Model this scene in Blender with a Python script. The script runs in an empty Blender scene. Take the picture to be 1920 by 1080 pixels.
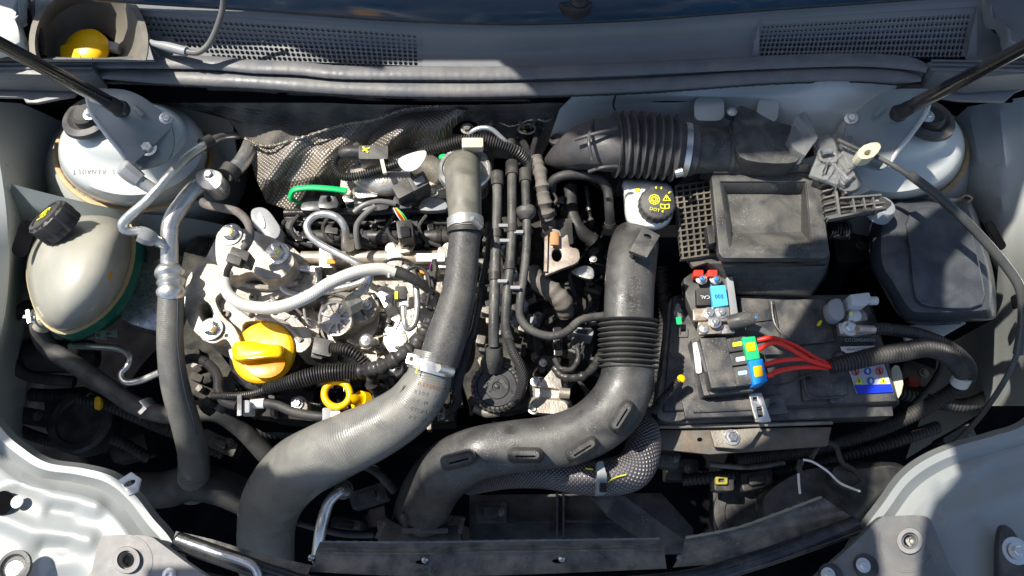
import bpy, bmesh, math, random
from mathutils import Vector, Matrix
from mathutils.geometry import tessellate_polygon
random.seed(7)
# ------------------------------------------------------------------ camera, sky, sun, exposure
SC = bpy.context.scene; COL = SC.collection
F = 1371.0; TILT = math.radians(22); DIST = 0.85            # focal length in photo pixels; metres from lens to the engine top
CAM = Vector((0, -DIST*math.sin(TILT), DIST*math.cos(TILT)))
cd = bpy.data.cameras.new("camera"); cam = bpy.data.objects.new("camera", cd); COL.objects.link(cam)
cam.location = CAM; cam.rotation_euler = (TILT, 0, 0)
cd.sensor_width = 36; cd.lens = 36*F/1920; cd.clip_start = .01; cd.clip_end = 200
SC.camera = cam
SUN_AZ = math.radians(-68); SUN_EL = math.radians(60)       # the sun stands to the left and slightly behind the bay
SUNV = Vector((math.sin(SUN_AZ)*math.cos(SUN_EL), math.cos(SUN_AZ)*math.cos(SUN_EL), math.sin(SUN_EL)))
W = bpy.data.worlds.new("World"); SC.world = W; W.use_nodes = True
nt = W.node_tree; bg = nt.nodes["Background"]; sky = nt.nodes.new("ShaderNodeTexSky")
sky.sky_type = 'NISHITA'; sky.sun_disc = False; sky.sun_elevation = SUN_EL; sky.sun_rotation = SUN_AZ
sky.air_density = 1.0; sky.dust_density = 1.5
nt.links.new(sky.outputs[0], bg.inputs[0]); bg.inputs[1].default_value = 0.105
sl = bpy.data.lights.new("sun", 'SUN'); sun = bpy.data.objects.new("sun", sl); COL.objects.link(sun)
sl.energy = 4.6; sl.angle = math.radians(.5); sl.color = (1, .95, .86)
sun.rotation_euler = (-SUNV).to_track_quat('-Z', 'Y').to_euler(); sun.location = (-1, .5, 3)
SC.view_settings.view_transform = 'Standard'; SC.view_settings.look = 'None'
SC.view_settings.exposure = 0.72; SC.view_settings.gamma = 1
SC.cycles.max_bounces = 6; SC.cycles.transparent_max_bounces = 6

# ------------------------------------------------------------------ places: photo pixel + height in cm -> a point of the bay
CT, ST = math.cos(TILT), math.sin(TILT)
def P(x, y, z=0.):
    dx, dy, dz = (x-960)/F, -(y-540)/F, -1.
    d = Vector((dx, dy*CT - dz*ST, dy*ST + dz*CT))
    return CAM + d*((z/100 - CAM.z)/d.z)
def K(p):                                                    # metres per photo pixel at a point
    v = p - CAM
    return (v.y*ST - v.z*CT)/F
def lerp(a, b, t): return a+(b-a)*t
# ------------------------------------------------------------------ object builder
class G:                                                     # a bag of faces
    def __init__(s): s.v = []; s.f = []; s.uv = []
    def add(s, v, f, uv=None):
        n = len(s.v); s.v += [Vector(a) for a in v]; s.f += [tuple(i+n for i in q) for q in f]
        s.uv += uv if uv else [(a[0]*1., a[1]*1.) for a in v]; return s
    def __add__(s, o):
        r = G(); r.add(s.v, s.f, list(s.uv)); r.add(o.v, o.f, list(o.uv)); return r
def props(o, label=None, cat=None, group=None, kind=None):
    if label: o['label'] = label
    if cat: o['category'] = cat
    if group: o['group'] = group
    if kind: o['kind'] = kind
def thing(name, label, cat, at, group=None):
    o = bpy.data.objects.new(name, None); COL.objects.link(o); o.empty_display_size = .02
    o.location = P(*at); props(o, label, cat, group); return o
def wloc(o): return o.location.copy() if o.parent is None else wloc(o.parent)+o.location
def mk(name, g, m, parent=None, label=None, cat=None, group=None, kind=None, bev=0, seg=2, ang=35, flat=False):
    me = bpy.data.meshes.new(name)
    c = Vector((0, 0, 0))
    for v in g.v: c += v
    c /= max(1, len(g.v))
    me.from_pydata([v-c for v in g.v], [], g.f)
    uvl = me.uv_layers.new(name="UVMap")
    for l in me.loops: uvl.data[l.index].uv = g.uv[l.vertex_index]
    bm = bmesh.new(); bm.from_mesh(me)
    bmesh.ops.recalc_face_normals(bm, faces=bm.faces)
    if bev:
        es = [e for e in bm.edges if len(e.link_faces) == 2 and e.calc_face_angle(0) > math.radians(28)]
        bmesh.ops.bevel(bm, geom=es, offset=bev/1000, segments=seg, profile=.6, affect='EDGES', clamp_overlap=True)
    bm.to_mesh(me); bm.free()
    if not flat:
        me.shade_smooth(); me.set_sharp_from_angle(angle=math.radians(ang))
    me.materials.append(m)
    o = bpy.data.objects.new(name, me); COL.objects.link(o)
    if parent: o.parent = parent; o.location = c - wloc(parent)
    else: o.location = c
    props(o, label, cat, group, kind); return o
# ------------------------------------------------------------------ shapes (all sizes in photo pixels at their place)
def crs(pts, n=8, closed=False):                             # smooth curve through points
    out = []; N = len(pts)
    if N < 3: return [tuple(lerp(a, b, t/n) for a, b in zip(pts[0], pts[1])) for t in range(n+1)]
    for i in range(N if closed else N-1):
        if closed: a, b, c, d = pts[i-1], pts[i], pts[(i+1) % N], pts[(i+2) % N]
        else: a, b, c, d = pts[max(i-1, 0)], pts[i], pts[i+1], pts[min(i+2, N-1)]
        for k in range(n):
            t = k/n
            out.append(tuple(.5*((2*q)+(-p+r)*t+(2*p-5*q+4*r-s)*t*t+(-p+3*q-3*r+s)*t**3) for p, q, r, s in zip(a, b, c, d)))
    if not closed: out.append(tuple(pts[-1]))
    return out
def g_tube(pts, r, n=8, sides=16, corr=None, lump=0, squash=1., smooth=True, cap=True, ridge=None):
    """pts: (px,py,z); r: px radius or list; corr=(period px, depth px)"""
    N = len(pts); rs = r if isinstance(r, (list, tuple)) else [r]*N
    q = [tuple(p)+(rr,) for p, rr in zip(pts, rs)]
    if smooth: q = crs(q, n)
    W_ = [P(a[0], a[1], a[2]) for a in q]; R = [a[3]*K(w) for a, w in zip(q, W_)]
    if corr or lump:                                         # resample evenly
        L = [0]
        for a, b in zip(W_, W_[1:]): L.append(L[-1]+(b-a).length)
        kk = K(W_[len(W_)//2]); step = (corr[0]*kk/6) if corr else 3*kk
        m = max(2, int(L[-1]/step)); nw = []; nr = []; j = 0
        for i in range(m+1):
            s = L[-1]*i/m
            while j < len(L)-2 and L[j+1] < s: j += 1
            t = (s-L[j])/max(1e-9, L[j+1]-L[j]); nw.append(W_[j].lerp(W_[j+1], t))
            rr = lerp(R[j], R[j+1], t)
            if corr:
                c = math.cos(2*math.pi*s/(corr[0]*kk)); c = math.copysign(abs(c)**.5, c)
                rr += corr[1]*kk*.5*c
            if lump: rr *= 1+lump*(math.sin(s/kk*.23)+math.sin(s/kk*.41+1)+random.uniform(-.6, .6))*.4
            nr.append(rr)
        W_, R = nw, nr
    g = G(); V = []; Fc = []; UV = []
    up = Vector((0, 0, 1)); prev = None; s = 0
    for i, w in enumerate(W_):
        t = (W_[min(i+1, len(W_)-1)]-W_[max(i-1, 0)])
        if t.length < 1e-9: t = Vector((1, 0, 0))
        t.normalize()
        if prev is None:
            a = t.cross(up)
            if a.length < .05: a = t.cross(Vector((0, 1, 0)))
        else: a = prev - t*prev.dot(t)
        a.normalize(); prev = a; b = a.cross(t)
        if i: s += (w-W_[i-1]).length
        for k in range(sides+1):
            th = 2*math.pi*k/sides; rr = R[i]
            V.append(w+a*(math.cos(th)*rr)+b*(math.sin(th)*rr*squash)); UV.append((k/sides*2*math.pi*R[0], s))
    S = sides+1
    for i in range(len(W_)-1):
        for k in range(sides): Fc.append((i*S+k, i*S+k+1, (i+1)*S+k+1, (i+1)*S+k))
    if cap:
        for e, w in ((0, W_[0]), ((len(W_)-1)*S, W_[-1])):
            V.append(w); UV.append((0, 0)); ci = len(V)-1
            for k in range(sides): Fc.append((ci, e+k, e+k+1))
    g.add(V, Fc, UV)
    # weld the seam
    return g
def rr(x0, y0, x1, y1, r=6, rot=0, n=4):                     # rounded rectangle in photo pixels
    cx, cy = (x0+x1)/2, (y0+y1)/2; out = []
    r = min(r, abs(x1-x0)/2, abs(y1-y0)/2)
    for (ax, ay, a0) in ((x1-r, y1-r, 0), (x0+r, y1-r, 90), (x0+r, y0+r, 180), (x1-r, y0+r, 270)):
        for k in range(n+1):
            a = math.radians(a0+90*k/n); out.append((ax+r*math.cos(a), ay+r*math.sin(a)))
    if rot:
        c, s = math.cos(math.radians(rot)), math.sin(math.radians(rot))
        out = [(cx+(x-cx)*c-(y-cy)*s, cy+(x-cx)*s+(y-cy)*c) for x, y in out]
    return out
def el(cx, cy, rx, ry=None, n=20, rot=0):
    ry = ry or rx; c, s = math.cos(math.radians(rot)), math.sin(math.radians(rot)); out = []
    for k in range(n):
        a = 2*math.pi*k/n; x, y = rx*math.cos(a), ry*math.sin(a); out.append((cx+x*c-y*s, cy+x*s+y*c))
    return out
def sm(pts, n=4): return [(a[0], a[1]) for a in crs([tuple(p)+(0,) for p in pts], n, True)]
def g_plate(out, z, h, holes=(), zf=None):
    """vertical slab: outline in photo pixels at height z (cm), thickness h (cm)"""
    zz = zf or (lambda x, y: z)
    loops = [[P(x, y, zz(x, y)) for x, y in out]]+[[P(x, y, zz(x, y)) for x, y in hl] for hl in holes]
    flatl = [Vector((v.x, v.y, 0)) for lp in loops for v in lp]
    tri = tessellate_polygon([[Vector((v.x, v.y, 0)) for v in lp] for lp in loops])
    top = [v for lp in loops for v in lp]; n = len(top); bot = [v-Vector((0, 0, h/100)) for v in top]
    f = []
    if not holes: f.append(tuple(range(n))); f.append(tuple(range(2*n-1, n-1, -1)))
    else:
        for t in tri: f.append(tuple(t)); f.append(tuple(i+n for i in reversed(t)))
    o = 0
    for lp in loops:
        m = len(lp)
        for k in range(m): f.append((o+k, o+(k+1) % m, n+o+(k+1) % m, n+o+k))
        o += m
    return G().add(top+bot, f, [(v.x, v.y) for v in top+bot])
def g_loft(loops, cap=True, closed=True):
    """loops of photo-pixel outlines [(x,y,z)...] with equal counts, from top to bottom"""
    V = []; Fc = []; n = len(loops[0])
    for lp in loops: V += [P(*p) for p in lp]
    for i in range(len(loops)-1):
        for k in range(n if closed else n-1):
            Fc.append((i*n+k, i*n+(k+1) % n, (i+1)*n+(k+1) % n, (i+1)*n+k))
    if cap: Fc.append(tuple(range(n))); Fc.append(tuple(range(len(V)-1, len(V)-n-1, -1)))
    return G().add(V, Fc, [(v.x, v.y) for v in V])
def axis(dx, dy, dz):                                        # image right, image up (towards the windscreen), up
    return Vector((dx, dy, dz)).normalized()
UP = Vector((0, 0, 1))
def g_lathe(at, prof, ax=UP, n=24, sx=1., teeth=None):
    p = P(*at); k = K(p); ax = ax.normalized()
    a = ax.cross(Vector((0, 1, 0)));  a = a if a.length > .1 else ax.cross(Vector((1, 0, 0))); a.normalize(); b = ax.cross(a)
    V = []; Fc = []; UV = []
    for i, (r, h) in enumerate(prof):
        for j in range(n):
            th = 2*math.pi*j/n; rr_ = r*k
            if teeth and i in teeth[1] and j % 2: rr_ *= teeth[0]
            V.append(p+a*(math.cos(th)*rr_*sx)+b*(math.sin(th)*rr_)+ax*(h*k)); UV.append((th*r*k, h*k))
    for i in range(len(prof)-1):
        for j in range(n): Fc.append((i*n+j, i*n+(j+1) % n, (i+1)*n+(j+1) % n, (i+1)*n+j))
    if prof[0][0] > .01: Fc.append(tuple(range(n-1, -1, -1)))
    if prof[-1][0] > .01: Fc.append(tuple(range((len(prof)-1)*n, len(prof)*n)))
    return G().add(V, Fc, UV)
def g_bolt(at, r=9, ax=UP, h=None):
    h = h or r*.8
    return g_lathe(at, [(r*1.35, 0), (r*1.35, 2), (r*1.05, 2.5)], ax, 20)+g_lathe(at, [(r*.86, 2), (r*.86, h), (r*.7, h+1.5)], ax, 6)+g_lathe(at, [(r*.3, h+1.5), (r*.3, h+2.4)], ax, 8)
def g_bar(a, b, w, h, zu=UP):                                # box from a to b, (px,py,z) ends, width and height in px
    A, B = P(*a), P(*b); k = K((A+B)/2); t = (B-A).normalized(); s = t.cross(zu).normalized(); u = s.cross(t)
    V = [q+s*(i*w*k/2)+u*(j*h*k/2) for q in (A, B) for i, j in ((-1, -1), (1, -1), (1, 1), (-1, 1))]
    return G().add(V, [(0, 1, 2, 3), (7, 6, 5, 4), (0, 4, 5, 1), (1, 5, 6, 2), (2, 6, 7, 3), (3, 7, 4, 0)])
def pdist(x, y, pl):
    best = 1e9
    for (ax, ay), (bx_, by) in zip(pl, pl[1:]):
        dx, dy = bx_-ax, by-ay; L = dx*dx+dy*dy or 1e-9; t = max(0, min(1, ((x-ax)*dx+(y-ay)*dy)/L))
        best = min(best, math.hypot(x-ax-t*dx, y-ay-t*dy))
    return best
def interp(tab, x):
    if x <= tab[0][0]: return tab[0][1]
    for (a, b), (c, d) in zip(tab, tab[1:]):
        if x <= c:
            t = (x-a)/(c-a); return lerp(b, d, t)
    return tab[-1][1]
def g_sheet(rows, nu, zf=None, th=0.15, nv=6):
    """open sheet lofted across rows of photo polylines [(x,y,z)..] (each resampled to nu+1 points)"""
    RR = []
    for row in rows:
        c = crs(row, 10) if len(row) > 2 else [tuple(lerp(a, b, t/20) for a, b in zip(row[0], row[1])) for t in range(21)]
        L = [0]
        for a, b in zip(c, c[1:]): L.append(L[-1]+math.hypot(b[0]-a[0], b[1]-a[1]))
        o = []; j = 0
        for i in range(nu+1):
            s = L[-1]*i/nu
            while j < len(L)-2 and L[j+1] < s: j += 1
            t = (s-L[j])/max(1e-9, L[j+1]-L[j]); o.append(tuple(lerp(a, b, t) for a, b in zip(c[j], c[j+1])))
        RR.append(o)
    grid = []
    for a, b in zip(RR, RR[1:]):
        for k in range(nv): grid.append([tuple(lerp(p, q, k/nv) for p, q in zip(pa, pb)) for pa, pb in zip(a, b)])
    grid.append(RR[-1])
    V = []
    for row in grid:
        for (x, y, z) in row: V.append(P(x, y, z+(zf(x, y) if zf else 0)))
    n = nu+1; Fc = [(i*n+k, i*n+k+1, (i+1)*n+k+1, (i+1)*n+k) for i in range(len(grid)-1) for k in range(nu)]
    N0 = len(V)
    if th:                                                   # give the sheet its thickness
        V += [v-Vector((0, 0, th/100)) for v in V]
        Fc += [tuple(i+N0 for i in reversed(f)) for f in Fc]
        m = len(grid)
        rim = [i for i in range(n)]+[i*n+n-1 for i in range(1, m)]+[(m-1)*n+i for i in range(n-2, -1, -1)]+[i*n for i in range(m-2, 0, -1)]
        for a, b in zip(rim, rim[1:]+rim[:1]): Fc.append((a, b, b+N0, a+N0))
    return G().add(V, Fc, [(v.x, v.y) for v in V])
def text(name, s, at, size, m, rot=0, parent=None, z_ax=None, label=None, sx=1., ext=.15):
    """flat lettering; at=(px,py,z) of its centre; size = letter height in px; rot = turn in the picture, degrees clockwise"""
    cu = bpy.data.curves.new(name, 'FONT'); cu.body = s; cu.align_x = 'CENTER'; cu.align_y = 'CENTER'
    cu.size = 1; cu.extrude = 0; cu.resolution_u = 2
    o = bpy.data.objects.new(name, cu); COL.objects.link(o)
    dg = bpy.context.evaluated_depsgraph_get(); me = bpy.data.meshes.new_from_object(o.evaluated_get(dg))
    bpy.data.objects.remove(o)
    p = P(*at); k = K(p); up = (z_ax or UP).normalized()
    x = Vector((1, 0, 0)); x = (x-up*x.dot(up)).normalized(); y = up.cross(x)
    a = math.radians(-rot); X = x*math.cos(a)+y*math.sin(a); Y = up.cross(X)
    for v in me.vertices: v.co = X*(v.co.x*size*1.4*k*sx)+Y*(v.co.y*size*1.4*k)+up*.0003
    me.materials.append(m); q = bpy.data.objects.new(name, me); COL.objects.link(q)
    if parent: q.parent = parent; q.location = p-wloc(parent)
    else: q.location = p
    if label: q['label'] = label
    return q
from mathutils.bvhtree import BVHTree
def hit(o, x, y):                                            # where the sight line through a photo pixel meets a part: point, normal
    off_ = wloc(o); me = o.data; bv = BVHTree.FromPolygons([v.co+off_ for v in me.vertices], [p.vertices[:] for p in me.polygons])
    d = (P(x, y, -60)-CAM).normalized(); h = bv.ray_cast(CAM, d)
    if h[0] is None: return None, UP
    n = h[1]; n = -n if n.dot(d) > 0 else n
    return h[0], n
def pz(p):                                                   # world point -> (photo x, photo y, cm)
    v = p-CAM; yc = v.y*CT+v.z*ST; zc_ = -v.y*ST+v.z*CT
    return 960+F*v.x/-zc_, 540-F*yc/-zc_, p.z*100
def text_on(o, s, x, y, size, m, rot=0, name='moulded_lettering', sx=1., parent=None, label=None, spread=0):
    """lettering laid letter by letter on a curved part"""
    n = len(s); a = math.radians(rot); adv = size*1.02*sx
    for i, ch in enumerate(s):
        if ch == ' ': continue
        k = i-(n-1)/2; X, Y = x+k*adv*math.cos(a), y+k*adv*math.sin(a)
        p, nn = hit(o, X, Y)
        if p is None: continue
        q = pz(p); text(name, ch, q, size, m, rot, parent or o, nn, label, sx)
# ------------------------------------------------------------------ materials
def M(name, col, rough=.5, metal=0., col2=None, ns=25., nm=.6, bump=0., bs=300., dust=0., dcol=(.30, .27, .22), coat=0., trans=0., sss=0., pat=None, ps=1., pd=.4, rv=.12, spec=.5, speck=0., ior=1.45, pcol=None):
    m = bpy.data.materials.new(name); m.use_nodes = True; t = m.node_tree; b = t.nodes["Principled BSDF"]; L = t.links.new
    def N(k, **kw):
        n = t.nodes.new(k)
        for a, v in kw.items(): setattr(n, a, v)
        return n
    def noise(s, d=5, dist=0.):
        n = N("ShaderNodeTexNoise"); n.inputs['Scale'].default_value = s; n.inputs['Detail'].default_value = d; n.inputs['Distortion'].default_value = dist
        L(geo.outputs['Position'], n.inputs['Vector']); return n.outputs['Fac']
    def ramp(f, a, b_):
        r = N("ShaderNodeMapRange"); r.inputs[1].default_value = a; r.inputs[2].default_value = b_; L(f, r.inputs[0]); return r.outputs[0]
    def math_(op, a, b_):
        n = N("ShaderNodeMath", operation=op)
        for i, v in enumerate((a, b_)):
            if isinstance(v, (int, float)): n.inputs[i].default_value = v
            else: L(v, n.inputs[i])
        return n.outputs[0]
    def mix(f, a, b_):
        n = N("ShaderNodeMix", data_type='RGBA')
        if isinstance(f, (int, float)): n.inputs[0].default_value = f
        else: L(f, n.inputs[0])
        for i, v in ((6, a), (7, b_)):
            if isinstance(v, tuple): n.inputs[i].default_value = v[:3]+(1,)
            else: L(v, n.inputs[i])
        return n.outputs[2]
    geo = N("ShaderNodeNewGeometry")
    c = col[:3]+(1,)
    if col2 is None: col2 = tuple(x*.72 for x in col[:3])
    cc = mix(math_('MULTIPLY', ramp(noise(ns), .35, .68), nm), tuple(col), tuple(col2))
    hgt = None
    if pat:
        uv = N("ShaderNodeUVMap"); uvo = uv.outputs[0]
        if pat[0] == 'o': uvo = geo.outputs['Position']
        mp = N("ShaderNodeMapping"); L(uvo, mp.inputs[0]); mp.inputs['Rotation'].default_value = (0, 0, math.radians(45 if pat[1] == 'x' else 0))
        ws = []
        for d_ in ('X', 'Y') if pat[1] in 'x+' else ('Y',) if pat[1] == 'r' else ('X',):
            w_ = N("ShaderNodeTexWave", bands_direction=d_); w_.inputs['Scale'].default_value = .314/ps; w_.inputs['Distortion'].default_value = .25; w_.inputs['Detail'].default_value = 0
            L(mp.outputs[0], w_.inputs[0]); ws.append(w_.outputs['Fac'])
        hgt = ws[0] if len(ws) == 1 else math_('MULTIPLY', ws[0], ws[1]) if pat[1] == '+' else math_('MULTIPLY', ws[0], ws[1])
        cc = mix(math_('MULTIPLY', ramp(hgt, .6, .1), .75), cc, pcol or tuple(x*.3 for x in col[:3]))
    rg = ramp(noise(ns*2.3), .3, .7)
    r_ = math_('ADD', math_('MULTIPLY', rg, rv*2), rough-rv)
    if dust:
        sp = N("ShaderNodeSeparateXYZ"); L(geo.outputs['Normal'], sp.inputs[0])
        upf = ramp(sp.outputs[2], .1, .95)
        d1 = math_('MULTIPLY', ramp(noise(38, 7, .6), .38, .72), upf); fine = ramp(noise(900, 3), .35, .75)
        dd = math_('MULTIPLY', math_('MULTIPLY', d1, math_('ADD', math_('MULTIPLY', fine, .5), .5)), dust)
        cc = mix(dd, cc, tuple(dcol)); r_ = math_('ADD', r_, math_('MULTIPLY', dd, .4))
    if speck:
        vo = N("ShaderNodeTexVoronoi"); vo.inputs['Scale'].default_value = 420; L(geo.outputs['Position'], vo.inputs['Vector'])
        s_ = math_('MULTIPLY', math_('LESS_THAN', vo.outputs['Distance'], .17), ramp(noise(45), .5, .6)); cc = mix(math_('MULTIPLY', s_, speck), cc, (.45, .42, .36))
    L(cc, b.inputs['Base Color']); L(r_, b.inputs['Roughness'])
    b.inputs['Metallic'].default_value = metal; b.inputs['Coat Weight'].default_value = coat; b.inputs['Coat Roughness'].default_value = .12
    b.inputs['Transmission Weight'].default_value = trans; b.inputs['IOR'].default_value = ior; b.inputs['Specular IOR Level'].default_value = spec
    if sss: b.inputs['Subsurface Weight'].default_value = sss; b.inputs['Subsurface Radius'].default_value = (.01, .009, .006); b.inputs['Subsurface Scale'].default_value = 1
    last = None
    if hgt:
        bn = N("ShaderNodeBump"); bn.inputs['Strength'].default_value = pd; bn.inputs['Distance'].default_value = .001; L(hgt, bn.inputs['Height']); last = bn.outputs[0]
    if bump:
        bn = N("ShaderNodeBump"); bn.inputs['Strength'].default_value = bump; bn.inputs['Distance'].default_value = .0008; L(noise(bs, 4), bn.inputs['Height'])
        if last: L(last, bn.inputs['Normal'])
        last = bn.outputs[0]
    if last: L(last, b.inputs['Normal'])
    return m
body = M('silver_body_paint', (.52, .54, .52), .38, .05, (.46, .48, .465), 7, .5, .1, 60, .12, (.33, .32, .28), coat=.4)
wingm = M('sun_toned_wing_paint', (.29, .305, .30), .46, .1, (.22, .24, .24), 7, .5, .05, 60, .15, (.33, .32, .28), coat=.5)  # darker copy of the silver paint, toned down where sun hits the wings
bodyd = M('primer_grey_body_paint', (.24, .28, .285), .45, .1, (.18, .21, .215), 12, .8, .15, 80, .5, (.3, .28, .25))
sealant = M('tan_seam_sealant', (.52, .36, .18), .6, 0, (.4, .27, .13), 60, .8, .5, 200)
blk = M('black_plastic', (.022, .022, .024), .42, 0, (.04, .039, .038), 30, .8, .25, 500, .35, speck=.25)
blkd = M('dusty_black_plastic', (.042, .042, .042), .46, 0, (.066, .064, .06), 34, .9, .35, 420, .6, (.27, .255, .225), speck=.7)
blkg = M('glossy_black_plastic', (.012, .012, .014), .2, 0, (.03, .03, .03), 30, .7, .1, 300, .15)
pure = M('deep_shade_black', (.003, .003, .004), .95, 0, (.008, .008, .009), 20, .8, .2, 90, spec=.02)  # near-black colour standing in for the deep shade of gaps and holes
cowlm = M('faded_cowl_plastic', (.16, .168, .178), .5, 0, (.19, .195, .20), 9, .8, .2, 700, .45, (.2, .2, .2))
rubber = M('aged_rubber', (.035, .035, .038), .48, 0, (.065, .064, .062), 16, .9, .3, 350, .45, (.34, .32, .28))
matt = M('matt_dark_casting', (.014, .014, .015), .85, 0, (.04, .038, .035), 55, 1., .6, 200, .3, spec=.15, speck=.4)
rubberd = M('dark_rubber', (.018, .018, .02), .55, 0, (.035, .034, .033), 30, .8, .3, 300, .25)
hosegrey = M('grey_silicone_hose', (.155, .152, .142), .38, 0, (.095, .094, .088), 26, .9, .3, 300, .5, (.36, .33, .26), pat='ur', ps=.0022, pd=.12, pcol=(.12, .118, .108), speck=.35)
hosepale = M('pale_dusty_hose', (.17, .167, .153), .34, 0, (.11, .108, .10), 20, .9, .3, 300, .6, (.36, .335, .28), pat='ur', ps=.0022, pd=.12, pcol=(.19, .185, .17), speck=.35)
hosedark = M('mottled_rubber_hose', (.075, .075, .074), .5, 0, (.035, .035, .037), 420, .9, .4, 500, .3)
alu = M('cast_aluminium', (.50, .47, .42), .5, .45, (.30, .27, .22), 60, 1., .9, 420, .25, (.28, .22, .15))
alud = M('stained_cast_aluminium', (.33, .31, .27), .52, .4, (.17, .15, .12), 28, 1., .8, 380, .45, (.3, .24, .17))
steel = M('bright_steel', (.72, .71, .68), .34, .8, (.62, .60, .56), 45, .6, .15, 200)
zinc = M('zinc_plated_steel', (.72, .72, .70), .34, .9, (.55, .53, .48), 60, .7, .25, 400)
alpipe = M('aluminium_pipe', (.62, .62, .60), .36, .85, (.50, .49, .46), 40, .7, .3, 300, .2)
rust = M('rusty_steel', (.30, .23, .18), .7, .3, (.42, .20, .07), 40, 1., .7, 300, .4)
braid = M('silver_braided_sleeve', (.80, .78, .72), .5, .15, (.68, .65, .58), 20, .6, 0, 300, pat='ux', ps=.0016, pd=.5, pcol=(.5, .48, .44))
braidk = M('black_braided_sleeve', (.07, .065, .07), .42, .1, (.04, .04, .04), 30, .6, 0, 300, .1, pat='ux', ps=.0017, pd=1., pcol=(.005, .005, .006))
braidg = M('grey_woven_sleeve', (.34, .315, .32), .38, .4, (.25, .23, .24), 26, .8, 0, 300, 0, pat='ux', ps=.0030, pd=1.2, pcol=(.02, .019, .02))
tape = M('cloth_loom_tape', (.17, .15, .13), .75, 0, (.09, .08, .075), 60, .9, .6, 260, .4)
tapeb = M('black_loom_tape', (.02, .02, .021), .4, 0, (.045, .043, .042), 70, .8, .6, 220, .15)
shield = M('quilted_heat_shield', (.30, .255, .20), .4, .6, (.36, .35, .33), 20, 1., .4, 150, .3, pat='ox', ps=.0034, pd=.9, pcol=(.15, .125, .10), rv=.1)
felt = M('dusty_insulation_felt', (.17, .158, .135), .95, 0, (.07, .065, .057), 24, 1., 1., 500, .3)
tankm = M('cloudy_tank_plastic', (.40, .39, .335), .36, 0, (.30, .295, .25), 14, .9, .1, 120, .4, (.36, .31, .22), sss=.35, coat=.3)
green = M('green_coolant_behind_plastic', (.02, .17, .11), .35, 0, (.015, .11, .08), 10, .6)
tankw = M('white_reservoir_plastic', (.80, .81, .77), .35, 0, (.66, .66, .58), 30, .5, .1, 120, .2, sss=.2)
yel = M('yellow_cap_plastic', (.97, .58, .002), .24, 0, (.92, .46, .004), 22, .7, .06, 300, .12, (.3, .18, .06))
yelw = M('bright_yellow_plastic', (.95, .55, .0), .38, 0, (.85, .42, 0), 26, .5, .05, 200)
grn = M('green_strap', (.0, .50, .13), .4, 0, (.0, .4, .1), 30, .5)
prntY = M('yellow_print', (.80, .78, .03), .6, 0, (.7, .66, .03), 60, .4)
prntG = M('grey_moulded_print', (.16, .155, .145), .6)
prntW = M('white_print', (.7, .7, .68), .6)
prntR = M('faded_red_print', (.30, .13, .08), .6)
prntK = M('black_print', (.02, .02, .02), .6)
redw = M('red_wire_insulation', (.78, .035, .02), .35, 0, (.65, .03, .02), 40, .4)
redp = M('red_plastic', (.75, .05, .03), .4)
bluep = M('blue_plastic', (.01, .25, .72), .4, 0, (.01, .2, .6), 30, .4)
bluef = M('pale_blue_fuse', (.10, .50, .85), .3)
greenp = M('green_connector', (.02, .55, .20), .4)
orangep = M('orange_spot', (.85, .30, .02), .6)
whitep = M('white_paper_label', (.78, .78, .77), .5, 0, (.70, .70, .68), 40, .5)
labelgrey = M('pale_label', (.52, .52, .54), .4, 0, (.46, .46, .48), 20, .5)
labelblue = M('deep_blue_label', (.01, .04, .65), .4)
greyp = M('grey_plastic', (.30, .31, .32), .45, 0, (.22, .23, .24), 40, .7, .2, 300, .2)
cream = M('cream_plastic', (.62, .57, .42), .45, 0, (.5, .45, .33), 40, .6)
clearp = M('clear_plastic_clip', (.85, .86, .85), .1, 0, (.7, .7, .68), 40, .5, .5, 160, .3, trans=.82, ior=1.35)
wsglass = M('windscreen_sky_tint', (.022, .06, .11), .12, 0, (.015, .035, .06), 6, .5, coat=.4)  # blue in the base colour stands in for sky reflected by the glass
batm = M('battery_case_plastic', (.032, .034, .040), .36, 0, (.06, .06, .062), 26, .9, .2, 500, .6, speck=.7)
dirtm = M('dirty_black_steel', (.05, .052, .056), .4, .2, (.20, .185, .16), 52, 1., .8, 180, .9, speck=.8)
barm = M('gloss_black_bar', (.02, .025, .035), .16, .3, (.04, .04, .05), 20, .6, .1, 100, .3)
coverm = M('dusty_headlamp_cover', (.26, .25, .245), .6, 0, (.19, .185, .18), 45, .9, .3, 400, .5, (.38, .34, .3))
strutm = M('gas_strut_black', (.014, .014, .016), .22, .2, (.02, .02, .02), 20, .5, coat=.5)
cabm = M('cable_plastic', (.16, .155, .145), .35, 0, (.1, .1, .1), 30, .6)
# ================================================================== THE BAY: body panels, cowl, seals
# under-floor of the bay
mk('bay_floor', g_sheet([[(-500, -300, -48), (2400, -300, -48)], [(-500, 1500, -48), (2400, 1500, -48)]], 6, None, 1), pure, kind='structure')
GND = G().add([(-30, -30, -1.0), (30, -30, -1.0), (30, 30, -1.0), (-30, 30, -1.0)], [(0, 1, 2, 3)])
mk('ground', GND, M('asphalt', (.06, .06, .058), .9, 0, (.04, .04, .04), 8, .8), kind='structure')
# bulkhead behind the engine
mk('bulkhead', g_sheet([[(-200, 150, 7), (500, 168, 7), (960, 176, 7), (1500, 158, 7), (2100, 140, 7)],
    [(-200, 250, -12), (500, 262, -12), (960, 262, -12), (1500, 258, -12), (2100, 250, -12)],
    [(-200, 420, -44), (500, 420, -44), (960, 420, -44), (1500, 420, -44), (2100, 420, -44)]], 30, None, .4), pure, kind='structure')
def fl(*a): return list(a)
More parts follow.
